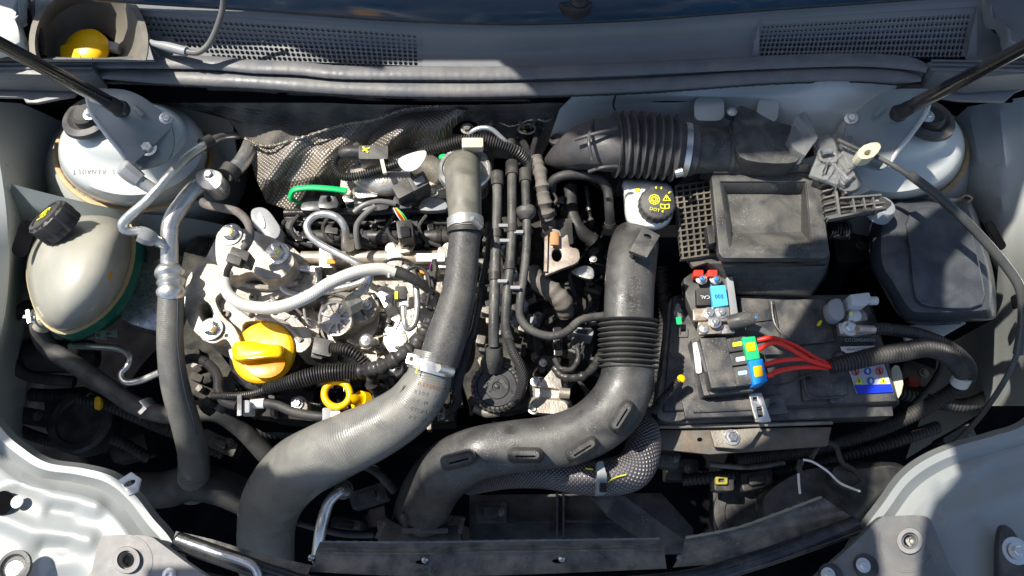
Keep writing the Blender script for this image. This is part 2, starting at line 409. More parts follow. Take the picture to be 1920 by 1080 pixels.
# pale body panel under the seal on the right, and behind the brake servo
scp = g_sheet([[(1085, 166, 9.8), (1240, 160, 9.8), (1440, 144, 9.8), (1600, 144, 9.8), (1720, 154, 9.8)],
    [(1070, 184, 8.6), (1250, 180, 8.6), (1440, 182, 8.6), (1600, 178, 8.6), (1720, 172, 8.6)],
    [(1050, 204, 7.2), (1260, 190, 7.4), (1440, 206, 7.4), (1560, 208, 7.4), (1700, 196, 7.6)],
    [(1030, 260, 4), (1260, 250, 4), (1440, 262, 4), (1560, 262, 4), (1700, 250, 4)]], 34, lambda x, y: 1.2*math.exp(-((x-1560)/90)**2), .2)
scuttle = mk('scuttle_panel', scp, body, label='pale blue-grey scuttle panel under the rubber seal on the right', cat='body panel')
for at, w, r_ in (((1330, 204, 8.6), 56, 0), ((1440, 206, 8.6), 40, 8)):
    o = g_plate(rr(at[0]-w/2, at[1]-22, at[0]+w/2, at[1]+22, 12, r_), at[2], .35)
    mk('bracket', o, body, scuttle, bev=.6)
mk('stud', g_lathe((1461, 165, 7.5), [(3, 0), (3, 9), (1, 11)]), zinc, scuttle)
# ---- windscreen
WS = [(-260, -30), (0, -14), (240, 2), (480, 17), (640, 29), (780, 38), (960, 43), (1180, 36), (1300, 27), (1440, 16), (1640, 2), (1900, -18), (2180, -40)]
ws = mk('windscreen', g_sheet([[(x, -230, 30) for x, y in WS], [(x, y-1, 15.6) for x, y in WS]], 40, None, .5), wsglass,
   label='dark windscreen coloured with reflected sky along the top edge', cat='windscreen')
mk('edge_band', g_tube([(x, y, 15.4) for x, y in WS], 3.2, 5, 8), blk, ws)
# ---- cowl with two hole grilles
SEALT = [(150, 104), (300, 104), (480, 113), (640, 122), (790, 124), (960, 124), (1180, 118), (1440, 104), (1600, 101), (1735, 112), (1820, 112)]
def wsy(x): return interp(WS, x)+5
def sly(x): return interp(SEALT, x)+6
GA = [(238, 17), (792, 57), (794, 124), (286, 106)]; GB = [(1424, 37), (1832, 12), (1812, 106), (1408, 106)]
cow = thing('cowl_panel', 'grey plastic cowl panel with two hole grilles below the windscreen', 'cowl panel', (960, 90, 12))
def zc(x, y):                                                # cowl height: falls from the windscreen to the seal, a soft trough in between
    a, b = wsy(x), sly(x); t = (y-a)/max(20, b-a); return 14.6-2.6*t-1.1*math.exp(-((t-.62)/.3)**2)
def cowl_piece(x0, x1, ya, yb, n):
    xs = [lerp(x0, x1, i/n) for i in range(n+1)]; V = []; R = 10
    for j in range(R+1):
        for x in xs:
            y = lerp(ya(x), yb(x), j/R); V.append(P(x, y, zc(x, y)))
    m = n+1; return G().add(V, [(j*m+k, j*m+k+1, (j+1)*m+k+1, (j+1)*m+k) for j in range(R) for k in range(n)], [(v.x, v.y) for v in V])
gtop = lambda Q: (lambda x: lerp(Q[0][1], Q[1][1], (x-Q[0][0])/(Q[1][0]-Q[0][0])))
cp = cowl_piece(252, 792, wsy, gtop(GA), 24)+cowl_piece(792, 1424, wsy, sly, 30)+cowl_piece(1424, 1832, wsy, gtop(GB), 20)+cowl_piece(1832, 1960, wsy, lambda x: 112, 6)
# slivers beside the slanted grille ends
cp.add([P(x, y, zc(x, y)) for x, y in ((1424, 37), (1408, 112), (1424, 112))], [(0, 1, 2)])
cp.add([P(x, y, zc(x, y)) for x, y in ((1832, 12), (1812, 112), (1832, 112))], [(0, 1, 2)])
mk('panel', cp, cowlm, cow)
def grille(Q, nc, nr, solid):
    g = G(); D = .45/100
    def pt(u, v):
        a = [lerp(Q[0][i], Q[1][i], u) for i in (0, 1)]; b = [lerp(Q[3][i], Q[2][i], u) for i in (0, 1)]
        x, y = lerp(a[0], b[0], v), lerp(a[1], b[1], v); return P(x, y, zc(x, y)-.12)
    for r in range(nr):
        for c in range(nc):
            u0, u1, v0, v1 = c/nc, (c+1)/nc, r/nr, (r+1)/nr; um, vm = (u0+u1)/2, (v0+v1)/2
            if solid(um, vm, r, c):
                g.add([pt(u0, v0), pt(u1, v0), pt(u1, v1), pt(u0, v1)], [(0, 1, 2, 3)]); continue
            o = [pt(u0, v0), pt(um, v0), pt(u1, v0), pt(u1, vm), pt(u1, v1), pt(um, v1), pt(u0, v1), pt(u0, vm)]
            du, dv = (u1-u0)*.42, (v1-v0)*.43; i_ = []
            for (a, b) in ((-.72, -.72), (0, -1), (.72, -.72), (1, 0), (.72, .72), (0, 1), (-.72, .72), (-1, 0)): i_.append(pt(um+a*du, vm+b*dv))
            bt = [q-Vector((0, 0, D)) for q in i_]
            g.add(o+i_+bt, [(k, (k+1) % 8, 8+(k+1) % 8, 8+k) for k in range(8)]+[(8+k, 8+(k+1) % 8, 16+(k+1) % 8, 16+k) for k in range(8)])
    return g
mk('grille', grille(GA, 54, 9, lambda u, v, r, c: r == 0 or (u < .02) or (v > .42 and v < .95 and u < .07+.13*max(0, v-.5)/.4) or c == 53), cowlm, cow)
mk('grille', grille(GB, 50, 8, lambda u, v, r, c: r == 0 or c in (0, 49)), cowlm, cow)
# dark air box below the grilles
mk('inlet_tray', g_plate([(236, 14), (800, 54), (1420, 34), (1840, 8), (1900, 190), (60, 190)], 7.5, .3), pure, cow)
for k in range(7):
    x = 500+k*55; mk('rib', g_bar((x, 55+k*4, 9.3), (x-20, 150, 8), 3, 14), rubberd, cow)
# moulded ridge following the glass
mk('moulded_lip', g_tube([(x, interp(WS, x)+16, 13.9) for x in range(245, 800, 40)], 2.2, 3, 8), cowlm, cow)
mk('moulded_lip', g_tube([(x, interp(WS, x)+15, 13.9) for x in range(1424, 1840, 40)], 2.2, 3, 8), cowlm, cow)
# wiper stub at the top
wp = thing('wiper_spindle', 'black wiper arm root with round spindle cap in front of the windscreen', 'wiper', (1085, 8, 16))
mk('arm', g_plate(sm([(1010, -12), (1040, 2), (1066, 17), (1088, 21), (1106, 14), (1110, 2), (1100, -14)]), 17.5, 1.2), blk, wp, bev=2.5)
mk('spindle_cap', g_lathe((1086, 3, 17.5), [(17, 0), (17, 4), (12, 7), (0, 8)]), rubberd, wp)
mk('base_boss', g_lathe((1083, 6, 14), [(40, 0), (38, 5), (26, 12), (20, 22)], UP, 30), blk, wp)
# ---- seal along the cowl
SL = [(176, 119), (300, 117), (400, 118), (480, 126), (560, 128), (640, 136), (790, 138), (960, 137), (1180, 130), (1440, 117), (1600, 113), (1700, 119), (1738, 130)]
S2 = [(182, 139), (300, 143), (480, 152), (640, 163), (790, 168), (960, 167), (1200, 159), (1440, 142), (1600, 138), (1680, 143), (1725, 146)]
rub = M('weather_seal_rubber', (.11, .115, .13), .42, 0, (.16, .155, .15), 9, .8, .4, 160, .45, (.30, .28, .24))
sealo = thing('bonnet_seal', 'long double-bulb rubber seal running across under the cowl', 'seal', (960, 150, 12))
mk('upper_bulb', g_tube([(x, y+random.uniform(-1, 1), 12.4) for x, y in SL], [11]+[15]*(len(SL)-2)+[9], 10, 16, lump=.03, squash=.45), rub, sealo)
mk('lower_bulb', g_tube([(x, y, 11.4) for x, y in S2], [9]+[16]*(len(S2)-2)+[8], 10, 16, lump=.02, squash=.6), rub, sealo)
mk('seal_web', g_sheet([[(x, y+2, 11.9) for x, y in SL], [(x, y, 11.5) for x, y in S2]], 40, None, .3, 2), rub, sealo)
mk('bottom_lip', g_tube([(x, y+13, 10.4) for x, y in S2], 5.5, 10, 8, lump=.12, squash=.6), rubberd, sealo)
def sealend(pts, lab, sgn):
    t = thing('seal_end_piece', lab, 'seal', (pts[0][0], pts[0][1], 12))
    mk('block', g_plate(pts, 12.8, 3), rub, t, bev=2)
    x0, x1 = min(p[0] for p in pts)+8, max(p[0] for p in pts)-4
    for k in range(3): mk('ridge', g_tube([(x0, 114+k*8+sgn*0, 12.9), (x1, 114+k*8-sgn*3, 12.9)], 2.6, 2, 8), rub, t)
    return t
sealend([(-140, 106), (60, 104), (172, 108), (178, 134), (150, 142), (-140, 134)], 'flat ridged rubber end block of the seal at the left', 1)
sealend([(1738, 116), (1800, 112), (1960, 100), (1960, 136), (1840, 144), (1752, 138)], 'flat ridged rubber end block of the seal at the right', -1)
mk('rubber_flap', g_plate([(-160, 128), (60, 132), (150, 138), (146, 172), (138, 180), (110, 184), (70, 192), (48, 192), (42, 182), (-160, 178)], 9.5, .4), rub,
   label='worn dark rubber flap hanging below the seal at upper left', cat='flap', bev=1)
mk('rubber_flap', g_plate([(1700, 150), (1742, 138), (1860, 130), (1960, 122), (1960, 150), (1905, 172), (1885, 190), (1800, 188), (1760, 182), (1690, 176), (1682, 162)], 9.5, .4), cowlm,
   label='smooth dark plastic flap below the seal at upper right', cat='flap', bev=1)
# ---- washer bottle neck bowl with yellow cap
def ell3(cx, cy, rx, ry, z, n=40): return [(x, y, z) for x, y in el(cx, cy, rx, ry, n)]
bowl = thing('filler_bowl', 'scuffed grey moulded bowl around the yellow washer cap', 'filler bowl', (165, 70, 8))
bm_ = M('scuffed_bowl_plastic', (.13, .122, .105), .5, 0, (.2, .18, .145), 14, 1., .3, 200, .5)
def bwl(cx, cy, rx, ry, z): return [(x, min(y, 112+(x-160)*.01), z) for x, y in el(cx, cy, rx, ry, 44)]
mk('bowl_wall', g_loft([bwl(166, 80, 112, 116, 14.8), bwl(166, 81, 101, 105, 14.9), bwl(165, 84, 95, 98, 14.0), bwl(164, 90, 84, 84, 11.5), bwl(170, 98, 66, 56, 9.6), bwl(176, 100, 50, 44, 9.0), bwl(176, 100, 46, 41, 8.8), bwl(176, 100, 44, 40, 5)], False), bm_, bowl)
mk('surround', g_plate([(66, -60), (252, -60), (252, 20), (272, 60), (288, 112), (66, 112)], 14.7, .35, [[(x, min(y, 111)) for x, y in el(166, 80, 108, 112, 44)]]), cowlm, bowl)
wc = mk('cap', g_lathe((162, 94, 10.2), [(38, -12), (43, -4), (42, 6), (36, 13), (20, 18), (0, 19)], axis(-.1, -.1, 1), 32), yelw, bowl)
mk('cap_tab', g_plate(rr(112, 82, 150, 114, 8, -6), 11.2, 1.4), yelw, wc, bev=2)
mk('cap_hinge', g_plate(rr(200, 78, 222, 92, 4, 12), 10.4, .8), greyp, wc, bev=.8)
# black gaiter cloth at the far upper left and right corners
for nm, pts, lab in (('hinge_cover', [(-90, -60, 16), (30, -40, 17), (36, 0, 16), (28, 30, 15), (36, 56, 14), (24, 84, 13), (-90, 96, 13)], 'crumpled shiny trim at the extreme upper left corner'),
                     ('hinge_cover', [(2010, -60, 16), (1862, -40, 17), (1858, 8, 16), (1874, 34, 15), (1886, 60, 14), (1908, 82, 13), (2010, 96, 13)], 'crumpled grey trim at the extreme upper right corner')):
    q = sm([(a[0], a[1]) for a in pts], 3)
    o = g_plate(q, 15.5, 1.5)
    for v in o.v: v.z += .004*math.sin(v.y*160)+.003*math.sin(v.x*210+v.y*90)
    mk(nm, o, cowlm if pts[0][0] > 0 else body, label=lab, cat='trim', bev=2)
mk('corner_void', g_plate([(30, -60), (72, -60), (74, 108), (30, 106)], 10, .3), pure, kind='structure')
mk('corner_void', g_plate([(1838, 0), (1960, -60), (1960, 110), (1812, 108)], 9, .3), cowlm, kind='structure')
mk('corner_trim', g_tube([(58, -20, 14), (66, 30, 14), (76, 70, 13.5), (82, 106, 13)], 6, 6, 10), rubberd, label='thin black rubber edge left of the grey bowl', cat='trim')
# drain hose lying on the left grille
dh = thing('washer_hose', 'grey washer hose looping up over the left hole grille', 'hose', (340, 90, 14))
mk('tube', g_tube([(418, -30, 20), (418, 10, 18), (408, 48, 16.5), (392, 82, 15.2), (372, 98, 14.6), (350, 97, 14.4)], 5.6, 10, 12), cabm, dh)
mk('elbow', g_tube([(350, 97, 14.4), (315, 88, 14.4), (290, 82, 14.4), (277, 76, 14), (274, 68, 13.2)], [9, 9, 6, 6, 6], 8, 12), greyp, dh)
mk('wire', g_tube([(276, 72, 13.6), (284, 88, 13.4), (298, 106, 13.2)], 1.3, 5, 6), zinc, dh)

# ================================================================== inner wings, towers
# left and right inner wing walls
mk('inner_wing', g_sheet([[(-260, 170, 10), (-240, 500, 8), (-240, 800, 4), (-240, 1000, 4)],
    [(-20, 190, 4), (12, 400, 1), (10, 560, -4), (-20, 700, -4), (-60, 900, -2)],
    [(128, 200, -6), (100, 330, -10), (60, 560, -18), (20, 760, -16), (0, 960, -12)],
    [(200, 210, -16), (200, 460, -30), (120, 640, -36), (60, 800, -36), (100, 1000, -34)]], 40, None, .3), body,
    label='grey painted inner wing panel behind the coolant tank', cat='body panel')
mk('inner_wing', g_sheet([[(2180, 170, 10), (2160, 500, 8), (2160, 860, 3)],
    [(1930, 180, 5), (1935, 420, 2), (1925, 600, -2), (1935, 760, -5)],
    [(1815, 200, 0), (1850, 380, -3), (1880, 560, -10), (1860, 760, -18)],
    [(1700, 300, -12), (1720, 480, -25), (1760, 660, -36), (1700, 860, -42)]], 40, lambda x, y: .5*math.exp(-((x-1880)/12)**2), .3), body,
    label='grey painted inner wing panel behind the large black fuse box', cat='body panel')
mk('slot', g_plate(rr(28, 412, 60, 484, 16, 18), 1.6, .3), pure, label='dark oblong slot in the left inner wing beside the tank cap', cat='slot')
for at in ((1868, 440, -1, 14, 60, -30), (1905, 565, -3, 12, 26, -10)):
    mk('slot', g_plate(rr(at[0]-at[3]/2, at[1]-at[4]/2, at[0]+at[3]/2, at[1]+at[4]/2, 7, at[5]), at[2]+2.6, .3), pure,
       label='dark %s in the right inner wing %s' % (('elongated slot', 'beside the fuse box top') if at[1] < 500 else ('small round hole', 'at the right edge of the frame')), cat='slot')
# left sill and apron
mk('wheel_apron', g_sheet([[(22, 345, 1), (120, 370, 0), (250, 398, -2), (360, 410, -4), (500, 440, -8)],
    [(15, 372, -1), (110, 402, -2), (240, 430, -5), (350, 455, -8), (520, 480, -14)],
    [(20, 460, -8), (140, 480, -12), (260, 520, -22), (360, 540, -30), (540, 560, -34)]], 36, None, .3), bodyd,
    label='blue-grey apron ledge running from the left tower to the engine mount', cat='body panel')
def tower(s, cx, cy, lab):
    """strut tower, s=+1 left of the photo, -1 right"""
    t = thing('strut_tower', lab, 'strut tower', (cx, cy, 0))
    def C(rx, ry, z, dx=0, dy=0): return [(x, y, z) for x, y in el(cx+s*dx, cy+dy, rx, ry, 48)]
    mk('dome', g_loft([C(84, 40, 7.8, -8, -36), C(100, 52, 7.2, -8, -30), C(108, 58, 6.7, -7, -26), C(112, 66, 5.9, -6, -18), C(124, 80, 5.6, -4, -4), C(134, 92, 5.0, 0, 6), C(139, 98, 3.4, 2, 12), C(140, 99, -1.2, 3, 19), C(141, 99, -2.6, 4, 22)], True), body, t, ang=50)
    mk('skirt', g_loft([C(136, 96, -2.2, 2, 18), C(152, 110, -3.2, 4, 26), C(176, 136, -7, 14, 40), C(210, 170, -16, 30, 60)], False), body, t, ang=60)
    pts = [(cx+s*4+s*(146)*math.cos(a), cy+24+103*math.sin(a), -2.2) for a in [math.radians(d) for d in range(-30, 211, 12)]]
    mk('sealant_bead', g_tube(pts, 5, 6, 8, lump=.14, squash=.5), sealant, t)
    return t
TL = tower(1, 246, 268, 'silver painted strut tower at upper left with tan sealant bead')
TR = tower(-1, 1672, 262, 'silver painted strut tower at upper right behind the release cable')
TLd = [c for c in TL.children if c.name.startswith('dome')][0]
text_on(TLd, 'DZSS.RENAULT INO', 172, 322, 9.5, prntG, 180, 'stamped_lettering', .95)
def topmount(cx, cy, s, lab):
    t = thing('strut_top_mount', lab, 'rubber mount', (cx, cy, 8))
    mk('rubber_dish', g_lathe((cx, cy, 8.2), [(46, -6), (50, 0), (48, 7), (36, 10), (30, 6), (26, 5)], axis(-.1*s, .1, 1), 36), rubber, t)
    mk('cup', g_lathe((cx, cy, 8.6), [(27, 0), (25, 14), (20, 18)], axis(-.1*s, .1, 1), 28), rubberd, t)
    mk('nut', g_bolt((cx+2*s, cy-8, 10), 10), zinc, t)
topmount(168, 222, 1, 'round dusty rubber strut top mount at the left edge under the gas strut')
topmount(1740, 226, -1, 'round rubber strut top mount at the right under the gas strut')
def hinge(s, ox, lab):
    X = (lambda x: x) if s > 0 else (lambda x: ox-x)
    t = thing('hinge_bracket', lab, 'bracket', (X(245), 240, 9))
    out = sm([(X(a), b) for a, b in ((163, 172), (182, 166), (232, 168), (268, 182), (296, 204), (318, 226), (326, 268), (316, 296), (296, 308), (264, 316), (246, 312), (226, 280), (198, 250), (172, 214))], 3)
    mk('plate', g_plate(out, 11.2, .35, zf=lambda x, y: 11.6-.022*(y-170)+1.2*math.exp(-(pdist(x, y, [(X(163), 175), (X(175), 214), (X(226), 284), (X(246), 314)])/9)**2)), bodyd, t, bev=1.2)
    mk('rib', g_tube([(X(252), 200, 11.6), (X(268), 216, 11.4)], 5, 3, 8, squash=.5), bodyd, t)
    mk('bolt', g_bolt((X(278), 278, 9.6), 12, axis(.1, -.1, 1)), zinc, t); mk('bolt', g_bolt((X(312), 222, 10.4), 9, axis(.3*s, -.2, 1)), zinc, t)
    mk('flange_edge', g_tube([(X(163), 178, 11.9), (X(172), 212, 11.6), (X(200), 252, 10.9), (X(226), 284, 10.2), (X(244), 312, 9.3)], 4.5, 6, 8), body, t)
    return t
hinge(1, 0, 'grey steel bonnet hinge bracket bolted over the left tower')
hinge(-1, 1908, 'grey steel bonnet hinge bracket bolted over the right tower')
def strut(a, b, lab):
    t = thing('gas_strut', lab, 'gas strut', b)
    m_ = tuple(lerp(p, q, .93) for p, q in zip(a, b))
    mk('cylinder', g_tube([a, m_], 13.5, 2, 24, smooth=False), strutm, t)
    mk('end_fitting', g_tube([m_, tuple(lerp(p, q, .96) for p, q in zip(a, b)), b], [12, 14, 13], 4, 18), rubberd, t)
    mk('ball_socket', g_lathe((b[0], b[1], b[2]), [(6, -14), (15, -8), (17, 0), (14, 8), (7, 11), (0, 12)], axis(0, -.2, 1), 22), blk, t)
    mk('ball_stud', g_lathe((b[0]-2, b[1]+8, b[2]-1.5), [(8, -10), (8, 6)], axis(0, -.2, 1), 14), zinc, t)
strut((-190, -20, 40), (226, 204, 13.4), 'black gas strut rising off the left hinge bracket')
strut((2110, -12, 40), (1686, 212, 13.4), 'black gas strut rising off the right hinge bracket')

# ================================================================== front panels
def fender(rows, ribs, lab, holes=()):
    zf = lambda x, y: sum(a*math.exp(-(pdist(x, y, pl)/w)**2) for pl, a, w in ribs)
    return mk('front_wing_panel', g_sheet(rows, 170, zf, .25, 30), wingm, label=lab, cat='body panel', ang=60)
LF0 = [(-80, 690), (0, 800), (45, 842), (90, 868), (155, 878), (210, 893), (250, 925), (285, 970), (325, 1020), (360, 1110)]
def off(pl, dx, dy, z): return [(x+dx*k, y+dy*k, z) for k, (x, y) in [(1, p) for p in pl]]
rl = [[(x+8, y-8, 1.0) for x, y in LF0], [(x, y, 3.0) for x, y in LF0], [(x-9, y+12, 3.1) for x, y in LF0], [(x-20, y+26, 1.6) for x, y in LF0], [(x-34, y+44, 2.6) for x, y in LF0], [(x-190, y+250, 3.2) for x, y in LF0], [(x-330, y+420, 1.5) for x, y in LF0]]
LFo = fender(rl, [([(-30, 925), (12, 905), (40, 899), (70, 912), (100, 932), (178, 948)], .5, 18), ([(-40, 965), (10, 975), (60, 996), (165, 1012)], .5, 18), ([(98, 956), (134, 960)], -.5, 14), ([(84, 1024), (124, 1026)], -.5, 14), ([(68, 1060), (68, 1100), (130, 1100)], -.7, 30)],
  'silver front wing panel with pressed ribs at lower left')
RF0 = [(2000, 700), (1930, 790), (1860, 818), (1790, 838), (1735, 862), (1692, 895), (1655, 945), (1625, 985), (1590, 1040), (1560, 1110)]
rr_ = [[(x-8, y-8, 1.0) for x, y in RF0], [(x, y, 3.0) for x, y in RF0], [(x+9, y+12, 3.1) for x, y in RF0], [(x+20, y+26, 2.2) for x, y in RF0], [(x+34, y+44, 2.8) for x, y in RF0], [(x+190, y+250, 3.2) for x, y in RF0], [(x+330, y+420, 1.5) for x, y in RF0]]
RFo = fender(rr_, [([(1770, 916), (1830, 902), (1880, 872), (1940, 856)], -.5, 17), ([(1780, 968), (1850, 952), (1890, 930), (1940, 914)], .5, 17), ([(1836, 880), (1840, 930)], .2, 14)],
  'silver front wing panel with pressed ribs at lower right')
mk('tab', g_plate([(222, 900), (246, 885), (264, 898), (258, 922), (240, 930)], 3.2, .3, [el(243, 906, 12, 5, 12, -25)]), body, LFo, bev=.6)
mk('recess', g_plate(rr(68, 1036, 130, 1110, 10), 3.9, .1), labelgrey, LFo) if False else None
mk('hole', g_lathe((4, 943, 3.4), [(22, 0), (22, 2)], UP, 24), pure, LFo)
mk('weld_spot', g_lathe((32, 941, 3.5), [(12, 0), (11, 1), (9, .6), (0, .5)], UP, 24), body, LFo)
def screw(at, R, parent, big):
    mk('screw_seat', g_lathe(at, [(R, 0), (R*.95, 2), (R*.78, 2), (R*.74, -1), (R*.5, -1.5)], UP, 30), big, parent)
    mk('screw', g_lathe(at, [(R*.46, -2), (R*.44, 3), (R*.2, 3.4), (R*.18, 1), (0, 1)], UP, 18), zinc, parent)
# left lamp cover (dusty) and its mirrored fellow
lc = thing('headlamp_cover', 'dusty grey headlamp mounting cover at the bottom left', 'cover', (240, 1050, 5))
mk('plate', g_plate(sm([(188, 1012), (210, 1003), (276, 1005), (300, 1018), (345, 1052), (400, 1092), (420, 1130), (160, 1130), (172, 1070)], 4), 5.4, 1.2, [el(237, 1050, 15, 15, 20)]), coverm, lc, bev=1.6)
mk('rim', g_loft([ell3(237, 1050, 26, 26, 5.4, 30), ell3(237, 1050, 25, 25, 5.8, 30), ell3(237, 1050, 18, 18, 5.8, 30), ell3(237, 1050, 15, 15, 4.2, 30), ell3(237, 1050, 13, 13, 4.0, 30)], False), coverm, lc)
mk('screw', g_bolt((235, 1052, 4.2), 8), dirtm, lc)
mk('raised_ring', g_tube([(237+48*math.cos(math.radians(a)), 1052+48*math.sin(math.radians(a)), 5.4) for a in range(-80, 60, 14)], 2.2, 3, 8, squash=.6), coverm, lc)
mk('screw', g_lathe((318, 1078, 5.4), [(14, 0), (13, 3), (9, 5), (4, 5), (0, 3)]), zinc, lc)
rc = thing('headlamp_cover', 'smooth dark grey headlamp mounting cover at the bottom right', 'cover', (1690, 1030, 5))
covr = M('grey_blue_cover', (.11, .115, .12), .45, 0, (.17, .165, .16), 26, .9, .2, 300, .5)
mk('plate', g_plate(sm([(1650, 972), (1668, 968), (1722, 966), (1742, 972), (1752, 990), (1780, 1060), (1800, 1130), (1480, 1130), (1530, 1082), (1600, 1020)], 4), 5.4, 1.2, [el(1706, 1014, 12, 12, 20)]), covr, rc, bev=1.6)
mk('rim', g_loft([ell3(1706, 1014, 25, 25, 5.4, 30), ell3(1706, 1014, 24, 24, 5.9, 30), ell3(1706, 1014, 16, 16, 5.9, 30), ell3(1706, 1014, 12, 12, 4.4, 30)], False), coverm, rc)
mk('screw', g_bolt((1707, 1015, 4.4), 7), zinc, rc)
mk('raised_ring', g_tube([(1700+54*math.cos(math.radians(a)), 1014+58*math.sin(math.radians(a)), 5.4) for a in range(30, 200, 14)], 2.4, 3, 8, squash=.6), covr, rc)
for (x, y) in ((1618, 1060), (1552, 1078)):
    mk('grommet', g_lathe((x+5, y+2, 5.4), [(23, 0), (23, 3), (16, 4)], UP, 26), blk, rc)
    mk('screw', g_bolt((x, y, 5.8), 10), zinc, rc)
# side fasteners at frame edges
bf = thing('wing_fastener', 'zinc screw in a black teardrop plate at the bottom right corner', 'fastener', (1900, 1030, 4))
mk('backing_plate', g_plate(sm([(1878, 988), (1896, 990), (1912, 1010), (1945, 1040), (1950, 1120), (1880, 1120), (1872, 1050)], 4), 4.9, .8), blk, bf, bev=1.5)
mk('washer', g_lathe((1903, 1033, 4.9), [(25, 0), (25, 3), (17, 3.4)], UP, 28), zinc, bf); mk('screw', g_bolt((1905, 1033, 5.2), 11), zinc, bf)
bf = thing('wing_fastener', 'black ringed fastener with white core at the bottom left corner', 'fastener', (30, 1060, 4))
mk('ring', g_lathe((28, 1064, 4.8), [(31, -2), (31, 5), (24, 6), (20, 0)], UP, 30), rubber, bf)
mk('core', g_lathe((30, 1068, 4.6), [(18, 0), (16, 5), (6, 6), (0, 5)], axis(.1, -.1, 1), 20), zinc, bf)
# ---- front crossmember
fb = thing('front_crossmember', 'dirty black steel crossmember with gloss front tube along the bottom edge', 'crossmember', (900, 1040, 1))
def barrow(dy, z): return [(330, 1000+dy*.5, z+1), (400, 1022+dy*.8, z+.4), (480, 1046+dy, z), (600, 1052+dy, z), (960, 1052+dy, z), (1240, 1040+dy, z), (1420, 1008+dy, z+.4), (1600, 965+dy*.8, z+1)]
mk('gloss_tube', g_tube([(330, 1014, 2.6), (440, 1052, 2.2), (520, 1080, 2.), (620, 1100, 2.), (960, 1104, 2.), (1250, 1092, 2.), (1420, 1050, 2.2), (1606, 984, 2.6)], 17, 10, 18), barm, fb)
mk('sun_highlight', g_tube([(332, 1010, 4.2), (400, 1034, 3.9), (470, 1058, 3.8), (486, 1084, 3.6)], 8, 8, 14), zinc, fb)  # pale zinc tube laid on as the sun highlight of the gloss tube
mk('deck', g_sheet([[(600, 1016, 1.2), (760, 1017, 1.2), (960, 1014, 1.2), (1238, 1010, 1.2)], [(592, 1034, .3), (760, 1036, .3), (960, 1032, .3), (1245, 1030, .3)], [(582, 1072, -.2), (760, 1080, -.2), (960, 1078, -.2), (1250, 1066, -.2)]], 40, lambda x, y: .08*math.sin(x*.09)+.06*math.sin(x*.05+y*.2), .25), dirtm, fb)
mk('deck', g_sheet([[(1284, 1008, 1.2), (1380, 990, 1.3), (1460, 962, 1.6), (1542, 932, 2.)], [(1280, 1034, .3), (1380, 1022, .4), (1470, 994, .7), (1580, 958, 1.2)], [(1262, 1064, -.2), (1400, 1050, -.1), (1490, 1022, .3), (1606, 975, 1.)]], 40, lambda x, y: .1*math.sin(x*.11)+.08*math.sin(x*.06+y*.3), .25), dirtm, fb)
mk('left_arm', g_sheet([[(330, 996, 2.2), (400, 1012, 1.8), (480, 1036, 1.2), (584, 1060, .8)], [(326, 1008, 2.4), (396, 1034, 2.), (470, 1066, 1.6), (570, 1094, 1.)]], 30, None, .3), dirtm, fb)
mk('worn_edge', g_tube([(604, 1016, 1.5), (760, 1017, 1.5), (960, 1014, 1.5), (1236, 1010, 1.5)], 2.2, 6, 8, lump=.3), rub, fb)
mk('worn_edge', g_tube([(1286, 1008, 1.5), (1380, 990, 1.6), (1460, 962, 1.9), (1540, 932, 2.3)], 2.6, 6, 8, lump=.3), M('rubbed_tan_edge', (.3, .27, .2), .6), fb)
mk('fold_line', g_tube([(596, 1036, .7), (760, 1038, .7), (960, 1034, .7), (1243, 1030, .7)], 1.8, 6, 8, lump=.2), dirtm, fb)
for i, (x, y) in enumerate(((585, 1046), (797, 1050), (1053, 1048), (1274, 1047))):
    mk('push_pin', g_lathe((x, y, .1), [(6, 0), (6, 6), (3.5, 8), (4, 13), (0, 16)], UP, 12), zinc if i < 3 else clearp, fb)
    if i < 3: mk('pin_hole', g_plate(el(x-6, y+4, 12, 4, 14), .32, .1), pure, fb)
# ================================================================== LEFT SIDE: coolant tank, pipes, hoses
ct = thing('coolant_tank', 'cloudy egg-shaped coolant tank with green coolant beside the left wing', 'coolant tank', (150, 520, -12))
def egg(k, z, dx=0, dy=0):
    o = sm([(70, 446), (100, 412), (150, 402), (205, 405), (238, 425), (246, 470), (232, 530), (200, 578), (160, 608), (118, 621), (84, 606), (62, 570), (50, 520), (54, 478)], 3)
    cx, cy = 150, 510; return [(cx+(x-cx)*k+dx, cy+(y-cy)*k+dy, z) for x, y in o]
mk('upper_shell', g_loft([egg(.10, 4.1, -10, -6), egg(.35, 3.9, -8, -5), egg(.6, 3.1, -6, -4), egg(.8, 1.6, -3, -2), egg(.93, -.6), egg(.985, -2.6), egg(1, -4)], True), tankm, ct, ang=80)
mk('seam_flange', g_loft([egg(1.0, -3.7), egg(1.05, -3.8, 4, 1), egg(1.05, -4.5, 4, 1), egg(1.0, -4.6)], False), M('tan_tank_flange', (.60, .47, .26), .45, 0, None, 20, .5, sss=.2), ct)
mk('lower_shell', g_loft([egg(1.02, -4.6, 3), egg(1.08, -6, 14, 4), egg(1.10, -12, 22, 8), egg(.95, -17, 16, 8), egg(.6, -20, 14, 8)], True), green, ct, ang=80)
cpd = axis(-.62, .42, 1)
ck = mk('cap', g_lathe((112, 424, 3.2), [(41, -10), (41, 25), (37, 32), (30, 33), (29, 30), (24, 32), (0, 33)], cpd, 36, teeth=(.93, (0, 1))), rubberd, ct)
mk('cap_ring', g_lathe((112, 424, 3.2), [(42, 4), (43.5, 10), (43, 26), (38, 30)], cpd, 8), blk, ck)
